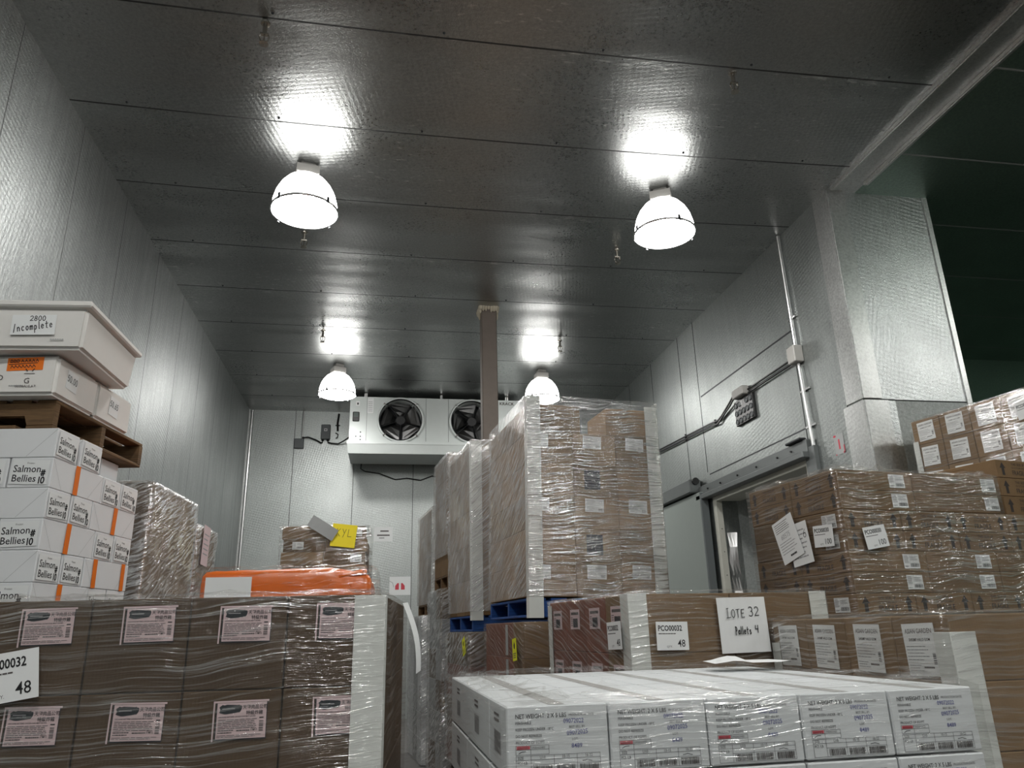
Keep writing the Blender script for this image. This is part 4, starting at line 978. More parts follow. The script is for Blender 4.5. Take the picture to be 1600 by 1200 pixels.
# ================================================================== LOAD 1: brown cartons with pink labels, front left
L1 = Load(0.008, 2.385, R(-5.0))
w, d, h = 0.2828, 0.38, 0.26; top = 1.612; rows = ['top', 'second', 'third']
for r in range(3):
    for c in range(4):
        o = carton(L1, 'carton', -w * (c + 0.5), d / 2, top - h * (r + 1), w, d, h, M_KRAFT_A, 'brown pink-labelled carton, %s row, %s from the right, front left load' % (rows[r], ORD[c]), 'pink-labelled cartons of the front left load')
        part(o, 'product_label', lab_pink, face_mx('front', w, d, h, 0.172 + random.uniform(-.006, .006), h - 0.078 + random.uniform(-.004, .004), 0.0016, R(random.uniform(-1, 1))), 'pink grey printed label')
    for k in (1, 2):
        carton(L1, 'carton', -w / 2, d * (k + 0.5), top - h * (r + 1), w, d, h, M_KRAFT_A, 'brown carton, right side of front left load, %s row, %s behind the corner' % (rows[r], ORD[k]), 'pink-labelled cartons of the front left load')
edge_board(L1, 0, 0, 0.84, 1.607, -1, 1, 'pale edge board on the near right corner of the front left load', 0.075, wa=0.088)
film(L1, -4 * w, 0.0, 0, 3 * d, 0.834, top + 0.004, F_FRONT, 'clear stretch film around the front left load of brown cartons', 0.10, 0.012, 1)
sheet('pallet_tag', TAG32, on_face(L1, 'front', -1.045, -0.020, 1.404, R(9)), 'white tag reading PCO00032 and 48, cut by the left edge of the photo', 'tag', 0, 0, group='white pallet tags')
def strip_sheet():
    b = MB(); n = 10; vs = []
    for i in range(n + 1):
        t = i / n; z = -0.245 * t; x = 0.012 + 0.05 * t + 0.018 * math.sin(t * 3.0)
        vs += [(x, 0.0, z), (x + 0.013, 0.11, z + 0.006)]
    b.add(vs, [(2 * i, 2 * i + 1, 2 * i + 3, 2 * i + 2) for i in range(n)], M_PAPER)
    for k in range(3): b.quad(0, 0, 0, 0, 0, M_PAPER)
    return b
sheet('loose_sheet', strip_sheet, L1.mx(0.018, 0.50, 1.60), 'white paper sheet peeling off the right side of the front left load', 'paper sheet', 0, 0)

# ================================================================== LOAD 2: white shrimp boxes, front centre
L2 = Load(0.300, 1.9, R(0.6))
w, h = 0.2545, 0.156; zt = 1.325
depths = [0.27, 0.50, 0.50]
for r in range(2):
    for c in range(5):
        b0 = 0.0
        for k, d in enumerate(depths):
            if r == 1 and k: continue
            nm = 'white shrimp box, %s row, %s from left, %s, front centre load' % (['top', 'second'][r], ORD[c], ['facing the camera', 'middle of the top', 'back of the top'][k])
            carton(L2, 'shrimp_box', w * (c + 0.5), b0 + d / 2, zt - h * (r + 1) - (0.0 if r == 0 else 0.004), w, d, h, M_WCART, nm, 'white shrimp boxes of the front centre load', 'box', extra=shrimp_print, jit=0.006)
            b0 += d
    if r == 1:
        for k in (1, 2):
            carton(L2, 'shrimp_box', w * 0.5, 0.27 + 0.5 * (k - 0.5), zt - h * 2 - 0.004, w, 0.5, h, M_WCART, 'white shrimp box, second row, left side, %s behind corner, front centre load' % ORD[k], 'white shrimp boxes of the front centre load', 'box', extra=shrimp_print)
film(L2, 0, 5 * w, 0, 1.27, zt - 2 * h - 0.004, zt + 0.004, F_BOX, 'clear stretch film around the front centre load of white boxes', 0.16, 0.012, 2, amp=0.002, puff=0.03)
def loose_top():
    b = MB(); n = 8; vs = []
    for i in range(n + 1):
        t = i / n; vs += [(-0.15 + 0.30 * t, -0.09, 0.004 + 0.035 * max(0, math.sin(t * 6.0 + 0.4)) * t), (-0.13 + 0.28 * t, 0.10, 0.006 + 0.05 * max(0, math.sin(t * 5.0)) * t)]
    b.add(vs, [(2 * i, 2 * i + 2, 2 * i + 3, 2 * i + 1) for i in range(n)], M_PAPER)
    b.stroke([(-0.12, -0.03), (-0.09, 0.0), (-0.06, -0.02), (-0.03, 0.01)], 0.003, 0.012, M_INK)
    return b
sheet('loose_sheet', loose_top, L2.mx(1.13, 1.02, zt + 0.026, R(-4)), 'curled white paper lying on top of the white shrimp boxes', 'paper sheet', 0, 0)
bin_under(L2, 0.0, 5 * w, 0.02, 1.27, 0.0, zt - 2 * h - 0.006, 'plain brown bulk carton under the front centre load of white boxes')

# ================================================================== LOAD 3: ASIAN GARDEN cartons, front right
L3 = Load(2.0, 2.488, R(0.0))
bd, bw, h = 0.318, 0.46, 0.226; zt = 1.512
for r in range(3):
    for k in range(4):
        o = carton(L3, 'carton', bw / 2, bd * (k + 0.5), zt - h * (r + 1), bw, bd, h, M_KRAFT_P, 'shrimp carton labelled towards the left, %s row, %s from near corner, front right load' % (rows[r], ORD[k]), 'shrimp cartons of the front right load')
        part(o, 'product_label', lab_garden, face_mx('left', bw, bd, h, bd * 0.48, h * 0.46, 0.0016, R(random.uniform(-2, 2))) @ Matrix.Scale(0.93, 4), 'white shrimp label')
    for k in range(2):
        o = carton(L3, 'carton', bw + 0.34 * (k + 0.5), bd * 0.72, zt - h * (r + 1), 0.34, bd * 1.44, h, M_KRAFT_P, 'shrimp carton facing the camera, %s row, %s from corner, front right load' % (rows[r], ORD[k]), 'shrimp cartons of the front right load')
        if r: part(o, 'product_label', lab_garden, face_mx('front', 0.34, bd * 1.44, h, 0.15 if k else -0.14, h * 0.45, 0.0016), 'white shrimp label') if k else None
o = None
def garden_front():
    return lab_garden()
edge_board(L3, 0, 0, 0.80, 1.452, 1, 1, 'pale edge board on the near corner of the front right shrimp load', 0.085, wa=0.10)
edge_board(L3, 0, 1.272, 0.85, 1.40, 1, -1, 'pale edge board on the far left corner of the front right shrimp load', 0.07)
film(L3, 0, bw + 0.68, 0, 1.272, 0.80, zt + 0.004, F_LIGHT, 'clear stretch film around the front right load of shrimp cartons', 0.10, 0.012, 3)

# ================================================================== LOAD 4: the LOTE 32 pallet, centre
L4 = Load(1.217, 3.7, R(6.7))
w, d, h = 0.575, 0.30, 0.285; zt = 1.652
for r in range(3):
    for c in range(2):
        carton(L4, 'carton', w * (c + 0.5), d / 2, zt - h * (r + 1), w, d, h, M_KRAFT, 'brown carton on the front of the LOTE 32 load, %s row, %s' % (rows[r], ['left', 'right'][c]), 'brown cartons of the LOTE 32 load')
    for k in range(4):
        if k:
            o = carton(L4, 'carton', w / 2, d * (k + 0.5), zt - h * (r + 1), w, d, h, M_KRAFT_R, 'reddish carton, left side of LOTE 32 load, %s row, %s from near corner' % (rows[r], ORD[k]), 'brown cartons of the LOTE 32 load')
        else:
            o = [x for x in COL.objects if x.get('label') == 'brown carton on the front of the LOTE 32 load, %s row, left' % rows[r]][0]
        part(o, 'product_label', lab_pink_side, face_mx('left', w, d, h, d * 0.5, h * 0.62, 0.0016))
edge_board(L4, 0, 0, 0.80, zt + 0.002, 1, 1, 'pale edge board on the near left corner of the LOTE 32 load', 0.09, wa=0.10)
edge_board(L4, 2 * w, 0, 0.80, zt + 0.002, -1, 1, 'pale edge board on the near right corner of the LOTE 32 load', 0.08, wa=0.10)
edge_board(L4, 0, 4 * d, 0.80, zt - 0.02, 1, -1, 'thin grey edge board at the back left corner of the LOTE 32 load', 0.06)
film(L4, 0, 2 * w, 0, 4 * d, 0.80, zt + 0.006, (F_LIGHT, F_DIAG), 'clear stretch film around the LOTE 32 load', 0.10, 0.012, 4)
def lote_sheet():
    b = MB(); n = 10; W_, H_ = 0.285, 0.27; vs = []
    for j in range(n + 1):
        for i in range(n + 1):
            x = -W_ / 2 + W_ * i / n; y = -H_ / 2 + H_ * j / n
            vs.append((x, y, 0.0035 * math.sin(x * 24 + y * 6) * (j / n * 0.6 + 0.4) + 0.004))
    b.add(vs, [(j * (n + 1) + i, j * (n + 1) + i + 1, (j + 1) * (n + 1) + i + 1, (j + 1) * (n + 1) + i) for j in range(n) for i in range(n)], M_PAPER)
    b.hand('LOTE', -0.095, 0.035, 0.046, M_INK, 0.0036, 0.0095, sp=0.60); b.hand('32', 0.034, 0.042, 0.044, M_INK, 0.0036, 0.0095, sp=0.76)
    b.hand('Pallets', -0.055, -0.045, 0.036, M_INK, 0.0042, 0.0095, sp=0.43); b.hand('4', 0.060, -0.040, 0.034, M_INK, 0.0042, 0.0095)
    return b
sheet('paper_sign', lote_sheet, on_face(L4, 'front', 0.623, -0.021, 1.492, R(0.5)), 'white sheet with handwritten LOTE 32 Pallets 4 taped to the brown load', 'paper sign', 0, 0)
sheet('pallet_tag', TAG32, on_face(L4, 'front', 0.215, -0.022, 1.448, R(-1)), 'white tag reading PCO00032 and 48 left of the LOTE 32 sheet', 'tag', 0, 0, group='white pallet tags')
sheet('pallet_tag', TAG32, on_face(L4, 'left', -0.022, 0.15, 1.455, R(2)), 'white tag reading PCO00032 wrapped on the left side of the LOTE 32 load', 'tag', 0, 0, group='white pallet tags')

# ================================================================== LOAD 5: FRAGILE cartons, right
L5 = Load(2.80, 4.2, R(9.0))
l, s, h = 0.60, 0.455, 0.1262; zt = 2.409
kinds = ['L', 'L', 'S', 'S', 'L', 'L', 'S', 'S']
nz = ['top', 'second', 'third', 'fourth', 'fifth', 'sixth', 'seventh', 'eighth']
G5 = 'fragile cartons of the right load'
for r, kd in enumerate(kinds):
    z = zt - h * (r + 1)
    if kd == 'L':
        for c in range(3 if r > 1 else 2):
            lw = 0.73 if (c == 1 and r < 2) else l
            o = carton(L5, 'fragile_carton', l * c + lw / 2, s / 2, z, lw, s, h, M_KRAFT, 'flat carton with white label, %s row, %s from left, FRAGILE load front' % (nz[r], ORD[c]), G5, extra=fragile_print, jit=0.004)
            part(o, 'shipping_label', lab_ship, face_mx('front', lw, s, h, 0.47 if lw == l else 0.66, h * 0.5, 0.0016))
        carton(L5, 'fragile_carton', l * 0.5, s * 1.5, z, l, s, h, M_KRAFT, 'flat printed carton at back of left side, FRAGILE load, %s row' % nz[r], G5, extra=fragile_print, jit=0.004)
        if r == 0: carton(L5, 'fragile_carton', l * 1.5, s * 1.5, z, l, s, h, M_KRAFT, 'flat brown carton, top row, back right of the FRAGILE load', G5, extra=fragile_print)
    else:
        # turned a quarter: short sides (with the print) face the front
        for c in range(4):
            o = carton(L5, 'fragile_carton', s * (c + 0.5), l / 2, z, l, s, h, M_KRAFT, 'flat carton printed with arrows, %s row, %s from left, FRAGILE load front' % (nz[r], ORD[c]), G5, rz=R(90), extra=fragile_print, jit=0.004)
            if c == 0: part(o, 'shipping_label', lab_ship, face_mx('back', l, s, h, 0.47, h * 0.5, 0.0016))
        o = carton(L5, 'fragile_carton', s * 0.5, 0.905 - 0.15, z, 0.30, s, h, M_KRAFT_D, 'short plain carton at back of left side, FRAGILE load, %s row' % nz[r], G5, rz=R(90))
film(L5, 0, 4 * s, 0, 0.91, zt - 8 * h, zt - 2 * h - 0.003, F_LIGHT, 'clear stretch film around the lower rows of the FRAGILE load', 0.0, 0.014, 5, amp=0.002)
film(L5, 0, l + 0.73, 0, 0.91, zt - 2 * h + 0.004, zt + 0.006, F_LIGHT, 'clear stretch film around the top two rows of the FRAGILE load', 0.22, 0.014, 25, amp=0.002, puff=0.06)
sheet('pallet_tag', TAG30, on_face(L5, 'front', 0.20, -0.026, 1.985, R(9)), 'white tag reading PCO00030 and 100 on the front of the FRAGILE load', 'tag', 0, 0, group='white pallet tags')
sheet('pallet_tag', TAG30, on_face(L5, 'left', -0.026, 0.17, 2.01, R(-2)), 'white tag reading PCO00030 and 100 on the left side of the FRAGILE load', 'tag', 0, 0, group='white pallet tags')
def form_sheet():
    b = MB(); rect_paper(b, 0.22, 0.29)
    lines(b, -0.09, 0.06, 0.06, 0.13, 5, M_INKSOFT, 0.3, 0.3, seed=21); b.hand('60575', -0.055, 0.012, 0.030, M_GREYINK, 0.003, 0.001, sp=0.66); lines(b, -0.09, 0.09, -0.09, 0.0, 5, M_GREYINK, 0.3, 0.25, seed=22); lines(b, -0.02, 0.06, -0.12, -0.10, 1, M_INK, 0.2, 0.6, seed=23)
    return b
def form_sheet_back():
    b = MB(); rect_paper(b, 0.20, 0.27); lines(b, -0.08, 0.08, -0.1, 0.1, 7, M_GREYINK, 0.3, 0.3, seed=25); b.hand('6', 0.05, 0.03, 0.05, M_INK, 0.004); return b
sheet('paper_form', form_sheet, on_face(L5, 'left', -0.036, 0.50, 2.03, R(17)), 'large tilted white form stuck on the left side of the FRAGILE load', 'paper form', 0, 0)
sheet('paper_form', form_sheet_back, on_face(L5, 'left', -0.029, 0.395, 1.985, R(7)), 'white form half hidden behind the tilted form on the FRAGILE load', 'paper form', 0, 0)
# three more cartons standing on the right end of the third row
for k in range(3):
    carton(L5, 'fragile_carton', 1.378 + s / 2, 0.33, zt - 2 * h + 0.001 + 0.128 * k, 0.6, s, 0.128, M_KRAFT, 'flat carton with an arrow at the right photo edge, %s of three' % ['lowest', 'middle', 'uppermost'][k], G5, rz=R(94), extra=fragile_print)
bin_under(L5, 0.02, 4 * s - 0.02, 0.02, 0.9, 0.0, zt - 8 * h - 0.002, 'plain brown bulk carton under the FRAGILE load')


# ================================================================== LOAD 6: far right upper shrimp cartons
L6 = Load(4.92, 4.70, R(13.0))
d, w, h = 0.278, 0.45, 0.223; zt = 3.183
for r in range(4):
    for k in range(4):
        o = carton(L6, 'carton', w / 2, d * (k + 0.5), zt - h * (r + 1), w, d, h, M_KRAFT_P, 'shrimp carton of the high far right load, %s row, %s from near end' % (nz[r], ORD[k]), 'shrimp cartons of the far right load')
        part(o, 'product_label', lab_garden, face_mx('left', w, d, h, d * 0.5, h * 0.5, 0.0016, R(random.uniform(-3, 3))) @ Matrix.Scale(0.84, 4), 'white shrimp label')
film(L6, 0, w, 0, 4 * d, zt - 4 * h, zt + 0.005, F_LIGHT, 'clear stretch film around the far right load of shrimp cartons', 0.10, 0.012, 6)
edge_board(L6, 0, 4 * d, zt - 4 * h, zt - 0.19, 1, -1, 'pale edge board at the back corner of the far right shrimp load', 0.05)
sheet('pallet_tag', TAG32, on_face(L6, 'left', -0.024, 0.07, 3.02, R(6)), 'white tag reading PCO on the far right load, cut by the photo edge', 'tag', 0, 0, group='white pallet tags')
bin_under(L6, 0.06, w - 0.02, 0.30, 4 * d - 0.02, 0.0, zt - 4 * h - 0.002, 'tall plain brown bulk carton under the far right load')

# ================================================================== LOAD 7: tall wrapped stack on a blue pallet, centre
L7 = Load(1.02, 5.4, R(5.0), 0.0, R(1.0))
w, d, h = 0.357, 0.415, 0.2450; zt = 3.185
G7 = 'brown cartons of the tall centre stack'
for r in range(6):
    z = zt - h * (r + 1)
    cells = [(c, 0) for c in range(3)] + [(0, 1), (0, 2)]
    if r == 0: cells = [(0, 0), (2, 0), (0, 1), (0, 2)]
    for c, k in cells:
        wide = (r == 0 and k == 0)
        ww = 0.43 if wide else w
        a = ww / 2 if c == 0 else (3 * w - ww / 2 if c == 2 else w * 1.5)
        o = carton(L7, 'carton', a, d * (k + 0.5), z, ww, d, h if r else 0.22, M_KRAFT_L if (r + c) % 3 else M_KRAFT_P, ('brown carton on front of tall centre stack, %s row, %s from left' % (nz[r], ORD[c])) if k == 0 else 'brown carton on left side of tall centre stack, %s row, %s behind corner' % (nz[r], ORD[k - 1]), G7, jit=0.008)
        if k == 0 and r in (1, 3, 5): part(o, 'shipping_label', lab_ship_pale, face_mx('front', ww, d, h, ww * (0.45 if c else 0.24), h * 0.72, 0.0016, R(-2)), 'white shipping label')
        if k == 0 and c == 1 and r in (2, 4): part(o, 'black_label', lab_black, face_mx('front', ww, d, h, ww * 0.42, h * 0.52, 0.0016), 'black square label')
edge_board(L7, 0, 0, 1.57, zt + 0.035, 1, 1, 'tall white edge board on the near left corner of the centre stack', 0.07, wa=0.105)
edge_board(L7, 3 * w, 0, 1.64, zt + 0.005, -1, 1, 'tall white edge board on the near right corner of the centre stack', 0.09, wa=0.10)
film(L7, 0, 3 * w, 0, 3 * d, 1.72, zt + 0.045, (F_TALL, F_TALLSIDE), 'glossy wrinkled stretch film around the tall centre stack', 0.0, 0.014, 7, amp=0.0016)
pallet(L7, 0.0, 3 * w, 0.0, 3 * d, 1.575, 1.706, M_BLUEWOOD, 'blue pallet under the tall centre stack', 'a')
# its lower load
L7b = Load(0.99, 5.36, R(5.0))
d, w, h = 0.30, 0.45, 0.245; zt = 1.545
for r in range(4):
    for k in range(4):
        o = carton(L7b, 'carton', w / 2, d * (k + 0.5), zt - h * (r + 1), w, d, h, M_KRAFT_R if k else M_KRAFT, 'brown carton below the centre blue pallet, %s row, %s from near corner' % (nz[r], ORD[k]), 'brown cartons under the blue pallets')
        if k == 1 and r in (0, 1): part(o, 'white_label', lab_white_plain, face_mx('left', w, d, h, d * 0.4, h * 0.5, 0.0016) @ Matrix.Scale(0.72, 4))
    carton(L7b, 'carton', w + 0.33, 0.2, zt - h * (r + 1), 0.62, 0.4, h, M_KRAFT, 'brown carton facing the camera below the centre stack, %s row' % nz[r], 'brown cartons under the blue pallets')
def yellow_tag():
    b = MB(); b.box(-0.055, 0.055, -0.075, 0.075, -0.0008, 0, M_YGREEN); b.poly([(0, 0.055), (-0.02, 0.03), (-0.012, 0.005), (0.012, 0.005), (0.02, 0.03)], 0.0006, M_INK); lines(b, -0.04, 0.04, -0.06, -0.02, 3, M_INKSOFT); return b
film(L7b, 0, w + 0.64, 0, 4 * d, zt - 4 * h, zt + 0.004, F_DIAG, 'wrinkled stretch film around the load under the centre blue pallet', 0.0, 0.012, 17, amp=0.006)
sheet('warning_tag', yellow_tag, on_face(L7b, 'left', -0.028, 0.16, 1.36, R(6)), 'yellow warning tag on the carton below the centre blue pallet', 'tag', 0, 0, group='yellow warning tags')

# ================================================================== LOADS 8-10: wrapped stacks receding behind the centre stack
L8 = Load(0.83, 7.0, R(6.0))
d, w, h = 0.36, 0.5, 0.32; zt = 3.225
for r in range(5):
    for k in range(3):
        o = carton(L8, 'carton', w / 2, d * (k + 0.5), zt - h * (r + 1), w, d, h, M_KRAFT_P if (r + k) % 2 else M_KRAFT, 'brown carton in second tall stack behind centre, %s row, %s from near end' % (nz[r], ORD[k]), 'brown cartons of the second tall stack')
edge_board(L8, 0, 0, 1.58, zt + 0.02, 1, 1, 'long white edge board on the second tall stack, left of the centre stack', 0.085, wa=0.10)
film(L8, 0, 1.0, 0, 3 * d, 1.66, zt + 0.03, F_STEEP, 'milky stretch film around the second tall stack behind the centre one', 0.06, 0.014, 8, amp=0.008)
carton(L8, 'carton', 0.76, 0.24, zt - h, 0.46, 0.46, h, M_KRAFT, 'brown carton facing the camera on top of the second tall stack', 'brown cartons of the second tall stack')
pallet(L8, 0.0, 1.0, 0.0, 3 * d, 1.485, 1.622, M_BLUEWOOD, 'blue pallet under the second tall stack', 'a')
L8b = Load(0.80, 6.95, R(6.0))
h = 0.29; zt = 1.48
for r in range(4):
    for k in range(3):
        carton(L8b, 'carton', 0.25, 0.36 * (k + 0.5), zt - h * (r + 1), 0.5, 0.36, h, M_KRAFT_R if r % 2 else M_KRAFT_D, 'dark carton below the second blue pallet, %s row, %s from near end' % (nz[r], ORD[k]), 'brown cartons under the blue pallets')
    carton(L8b, 'carton', 0.76, 0.2, zt - h * (r + 1), 0.5, 0.4, h, M_KRAFT_D, 'dark brown carton facing the camera below the second blue pallet, %s row' % nz[r], 'brown cartons under the blue pallets')
film(L8b, 0, 1.01, 0, 1.08, zt - 4 * h, zt + 0.004, F_MESS, 'crumpled stretch film around the load under the second blue pallet', 0.0, 0.016, 18, amp=0.012)
sheet('warning_tag', yellow_tag, on_face(L8b, 'left', -0.040, 0.10, 1.36, R(20)), 'small yellow warning tag below the second blue pallet', 'tag', 0, 0, group='yellow warning tags')

L9 = Load(0.72, 8.35, R(6.0))
h = 0.27; zt = 3.43
for r in range(5):
    for k in range(2):
        carton(L9, 'carton', 0.24, 0.42 * (k + 0.5), zt - h * (r + 1), 0.48, 0.42, h, M_KRAFT, 'brown carton in the third tall stack by the column, %s row, %s' % (nz[r], ['near', 'far'][k]), 'brown cartons of the third tall stack')
    carton(L9, 'carton', 0.73, 0.2, zt - h * (r + 1), 0.48, 0.40, h, M_KRAFT, 'brown carton facing the camera in the third tall stack, %s row' % nz[r], 'brown cartons of the third tall stack')
film(L9, 0, 0.98, 0, 0.84, zt - 4.2 * h, zt + 0.01, F_STEEP, 'milky stretch film around the third tall stack by the column', 0.05, 0.014, 9, amp=0.008)
pallet(L9, 0.0, 0.98, 0.0, 0.84, 1.935, 2.078, M_WOOD, 'bare wooden pallet under the third tall stack', 'a')
L9b = Load(0.66, 8.3, R(6.0))
h = 0.31; zt = 1.93
for r in range(6):
    for k in range(2):
        carton(L9b, 'carton', 0.24, 0.42 * (k + 0.5), zt - h * (r + 1), 0.48, 0.42, h, M_GREYBOX if (r + k) % 3 else M_KRAFT_D, 'grey carton low in the stack by the column, %s row, %s' % (nz[r], ['near', 'far'][k]), 'grey wrapped cartons by the column')
    carton(L9b, 'carton', 0.73, 0.2, zt - h * (r + 1), 0.48, 0.40, h, M_GREYBOX, 'grey carton facing the camera low by the column, %s row' % nz[r], 'grey wrapped cartons by the column')
film(L9b, 0, 0.98, 0, 0.84, 0.08, zt + 0.002, F_MESS, 'crumpled stretch film around the grey cartons by the column', 0.0, 0.016, 19, amp=0.014)

L10 = Load(0.645, 9.75, R(6.0))
h = 0.30; zt = 3.03
for r in range(4):
    for k in range(3):
        carton(L10, 'carton', 0.24, 0.38 * (k + 0.5), zt - h * (r + 1), 0.48, 0.38, h, M_KRAFT_P, 'pale brown carton in farthest wrapped stack, %s row, %s from near end' % (nz[r], ORD[k]), 'brown cartons of the farthest stack')
    carton(L10, 'carton', 0.73, 0.2, zt - h * (r + 1), 0.48, 0.40, h, M_KRAFT_P, 'pale brown carton facing the camera in the farthest wrapped stack, %s row' % nz[r], 'brown cartons of the farthest stack')
film(L10, 0, 0.98, 0, 1.14, zt - 4 * h, zt + 0.01, F_STEEP, 'milky stretch film around the farthest stack beyond the column', 0.05, 0.014, 10, amp=0.008)
edge_board(L10, 0, 0, zt - 4 * h, zt, 1, 1, 'grey edge board on the near corner of the farthest stack', 0.08)
pallet(L10, 0.0, 0.98, 0.0, 1.14, 1.69, 1.828, M_WOOD, 'dark wooden pallet under the farthest stack', 'a')
L10b = Load(0.52, 9.7, R(5.0))
h = 0.28; zt = 1.685
for r in range(6):
    for k in range(3):
        carton(L10b, 'carton', 0.24, 0.38 * (k + 0.5), zt - h * (r + 1), 0.48, 0.38, h, M_GREYBOX if k % 2 else M_WBOX, 'pale carton low in the farthest stack, %s row, %s from near end' % (nz[r], ORD[k]), 'pale wrapped cartons under the farthest stack')
    carton(L10b, 'carton', 0.73, 0.2, zt - h * (r + 1), 0.48, 0.40, h, M_WBOX, 'white carton facing the camera low in the farthest stack, %s row' % nz[r], 'pale wrapped cartons under the farthest stack')
film(L10b, 0, 0.98, 0, 1.14, 0.01, zt + 0.002, F_MESS, 'crumpled stretch film around the pale cartons under the farthest stack', 0.0, 0.016, 20, amp=0.014)

# ================================================================== LOAD 11: Salmon Bellies boxes, left, with a pallet of foam boxes on top
L11 = Load(-1.640, 4.0, R(-8.0))
l, s, h = 0.512, 0.214, 0.1525; zt = 2.531
G11 = 'white salmon belly boxes at the left'
def tape_band(hh, depth):
    def f():
        b = MB(); b.box(-0.021, 0.021, -hh / 2 - 0.0005, hh / 2 + 0.0005, -0.0006, 0.0006, M_ORANGE); return b
    return f
TB = tape_band(h, s)
def salmon(kind, a, b, z, label, lab=True, tape=(0.5,)):
    """kind b: long side runs away from the front; kind a: long side runs along the front"""
    w_, d_ = (s, l) if kind == 'b' else (l, s)
    o = carton(L11, 'salmon_box', a, b, z, w_, d_, h, M_WBOX, label, G11, 'box', extra=salmon_lines, jit=0.006)
    if kind == 'b':
        if lab: part(o, 'product_label', SAL[random.randrange(4)], face_mx('front', w_, d_, h, w_ * 0.5, h * 0.5, 0.0016, R(random.uniform(-2, 2))), 'white label reading Salmon Bellies')
        for t in tape: part(o, 'packing_tape', TB, face_mx('right', w_, d_, h, d_ * t, h / 2, 0.0012, R(random.uniform(-2.5, 2.5))), 'orange tape')
    else:
        if lab: part(o, 'product_label', SAL[random.randrange(4)], face_mx('right', w_, d_, h, d_ * 0.5, h * 0.48, 0.0016, R(random.uniform(-3, 3))), 'white label reading Salmon Bellies')
        for t in tape: part(o, 'packing_tape', TB, face_mx('front', w_, d_, h, w_ * t, h / 2, 0.0012), 'orange tape')
    return o
for r in range(8):
    z = zt - h * (r + 1); q = nz[r]
    if r % 2 == 0:
        salmon('a', -l / 2, s / 2, z, 'long white salmon box across the front of the left stack, %s row' % q, True, (0.58,) if r == 4 else ())
        salmon('a', -l / 2, s * 1.5 + (0.03 if r == 0 else 0.008), z, 'white salmon box end, second along the left stack side, %s row' % q, True, ())
        if r: salmon('b', -s / 2, s * 2 + 0.012 + l / 2, z, 'long orange-taped salmon box at back of left stack side, %s row' % q, False, (0.5,) if r == 2 else (0.22, 0.86))
    else:
        salmon('b', -s / 2, l / 2, z, 'salmon box with orange-taped side, near corner of left stack, %s row' % q, True, (0.46,))
        salmon('b', -s * 1.5 - 0.004, l / 2, z, 'white salmon box left of the corner box on the left stack front, %s row' % q, True, ())
        for k in range(2):
            salmon('a', -l / 2, l + s * (k + 0.5) + 0.006 * k, z, 'white salmon box end at the %s of the left stack side, %s row' % (['middle', 'back'][k], q), True, ())
bin_under(L11, -0.95, -0.01, 0.02, 0.92, 0.0, zt - h * 8 - 0.002, 'plain brown bulk carton under the salmon boxes')
L12 = Load(-1.690, 4.03, R(-8.5))
# a carton at the hidden far side carries the pallet's back edge
salmon('a', -l / 2 - 0.12, 0.80, zt - h, 'white salmon box at the back of the top row under the wooden pallet', False, ())
pallet(L12, -0.88, 0.0, 0.0, 1.0, 2.537, 2.69, M_WOOD, 'weathered wooden pallet carrying the white foam boxes at the left', 'a')
L13 = Load(-1.675, 3.95, R(-7.0))
def foam_box(load, a0, a1, b0, b1, z0, z1, label, rim=0.0, wall=0.03, lid=True, taper=0.0, roll=0.0):
    root = empty('foam_box'); root.matrix_world = load.m @ Matrix.Translation(((a0 + a1) / 2, (b0 + b1) / 2, z0)) @ Matrix.Rotation(roll, 4, 'Y')
    tag(root, label, 'foam box', 'white foam fish boxes at the left')
    w_, d_, h_ = a1 - a0, b1 - b0, z1 - z0
    bm = bmesh.new(); bmesh.ops.create_cube(bm, size=1)
    for v in bm.verts:
        k = 1 - taper if v.co.z < 0 else 1.0
        v.co = Vector((v.co.x * w_ * k, v.co.y * d_ * k, (v.co.z + 0.5) * (h_ - rim)))
    bmesh.ops.bevel(bm, geom=bm.edges[:], offset=0.016, segments=3, affect='EDGES'); bm.verts.index_update()
    b = MB(); b.add([v.co.copy() for v in bm.verts], [[v.index for v in f.verts] for f in bm.faces], M_FOAM); bm.free()
    rnd = random.Random(int(a0 * 100) + int(z0 * 37))
    for q in range(6):   # moulded nicks low on the front, like a row of teeth marks
        mx = face_mx('front', w_ * (1 - taper), d_ * (1 - taper * 0.5), h_, w_ * 0.72 + q * 0.011, 0.045, 0.001); b.poly(arc(0, 0, 0.006, 0.007, 0, 180, 5), 0.0004, M_GREYBOX, mx)
    obj('box_body', b.data('box_body'), root)
    if rim:
        b = MB(); b.cbox(-w_ / 2 - 0.022, w_ / 2 + 0.022, -d_ / 2 - 0.022, d_ / 2 + 0.022, h_ - rim + 0.001, h_, M_FOAM, 0.008); obj('lid_rim', b.data('lid_rim'), root)
    return root
fb1 = foam_box(L13, -0.80, 0.0, 0.0, 0.425, 2.692, 2.905, 'white foam fish box with orange sticker on the wooden pallet, front one')
fb2 = foam_box(L13, -0.80, 0.0, 0.43, 0.855, 2.692, 2.905, 'white foam fish box marked 50.65 on the wooden pallet, behind the front one')
L14 = Load(-1.535, 3.86, R(-2.0))
fb3 = foam_box(L14, -0.66, 0.0, 0.0, 0.73, 2.912, 3.165, 'large rimmed white foam box marked incomplete, lying on top of the foam boxes', rim=0.035, taper=0.06, roll=R(-1.0))
def fpaper(root, name, maker, face, w_, d_, h_, u, v, tilt=0.0, out=0.002):
    obj(name, maker().data(name), root, face_mx(face, w_, d_, h_, u, v, out, tilt))
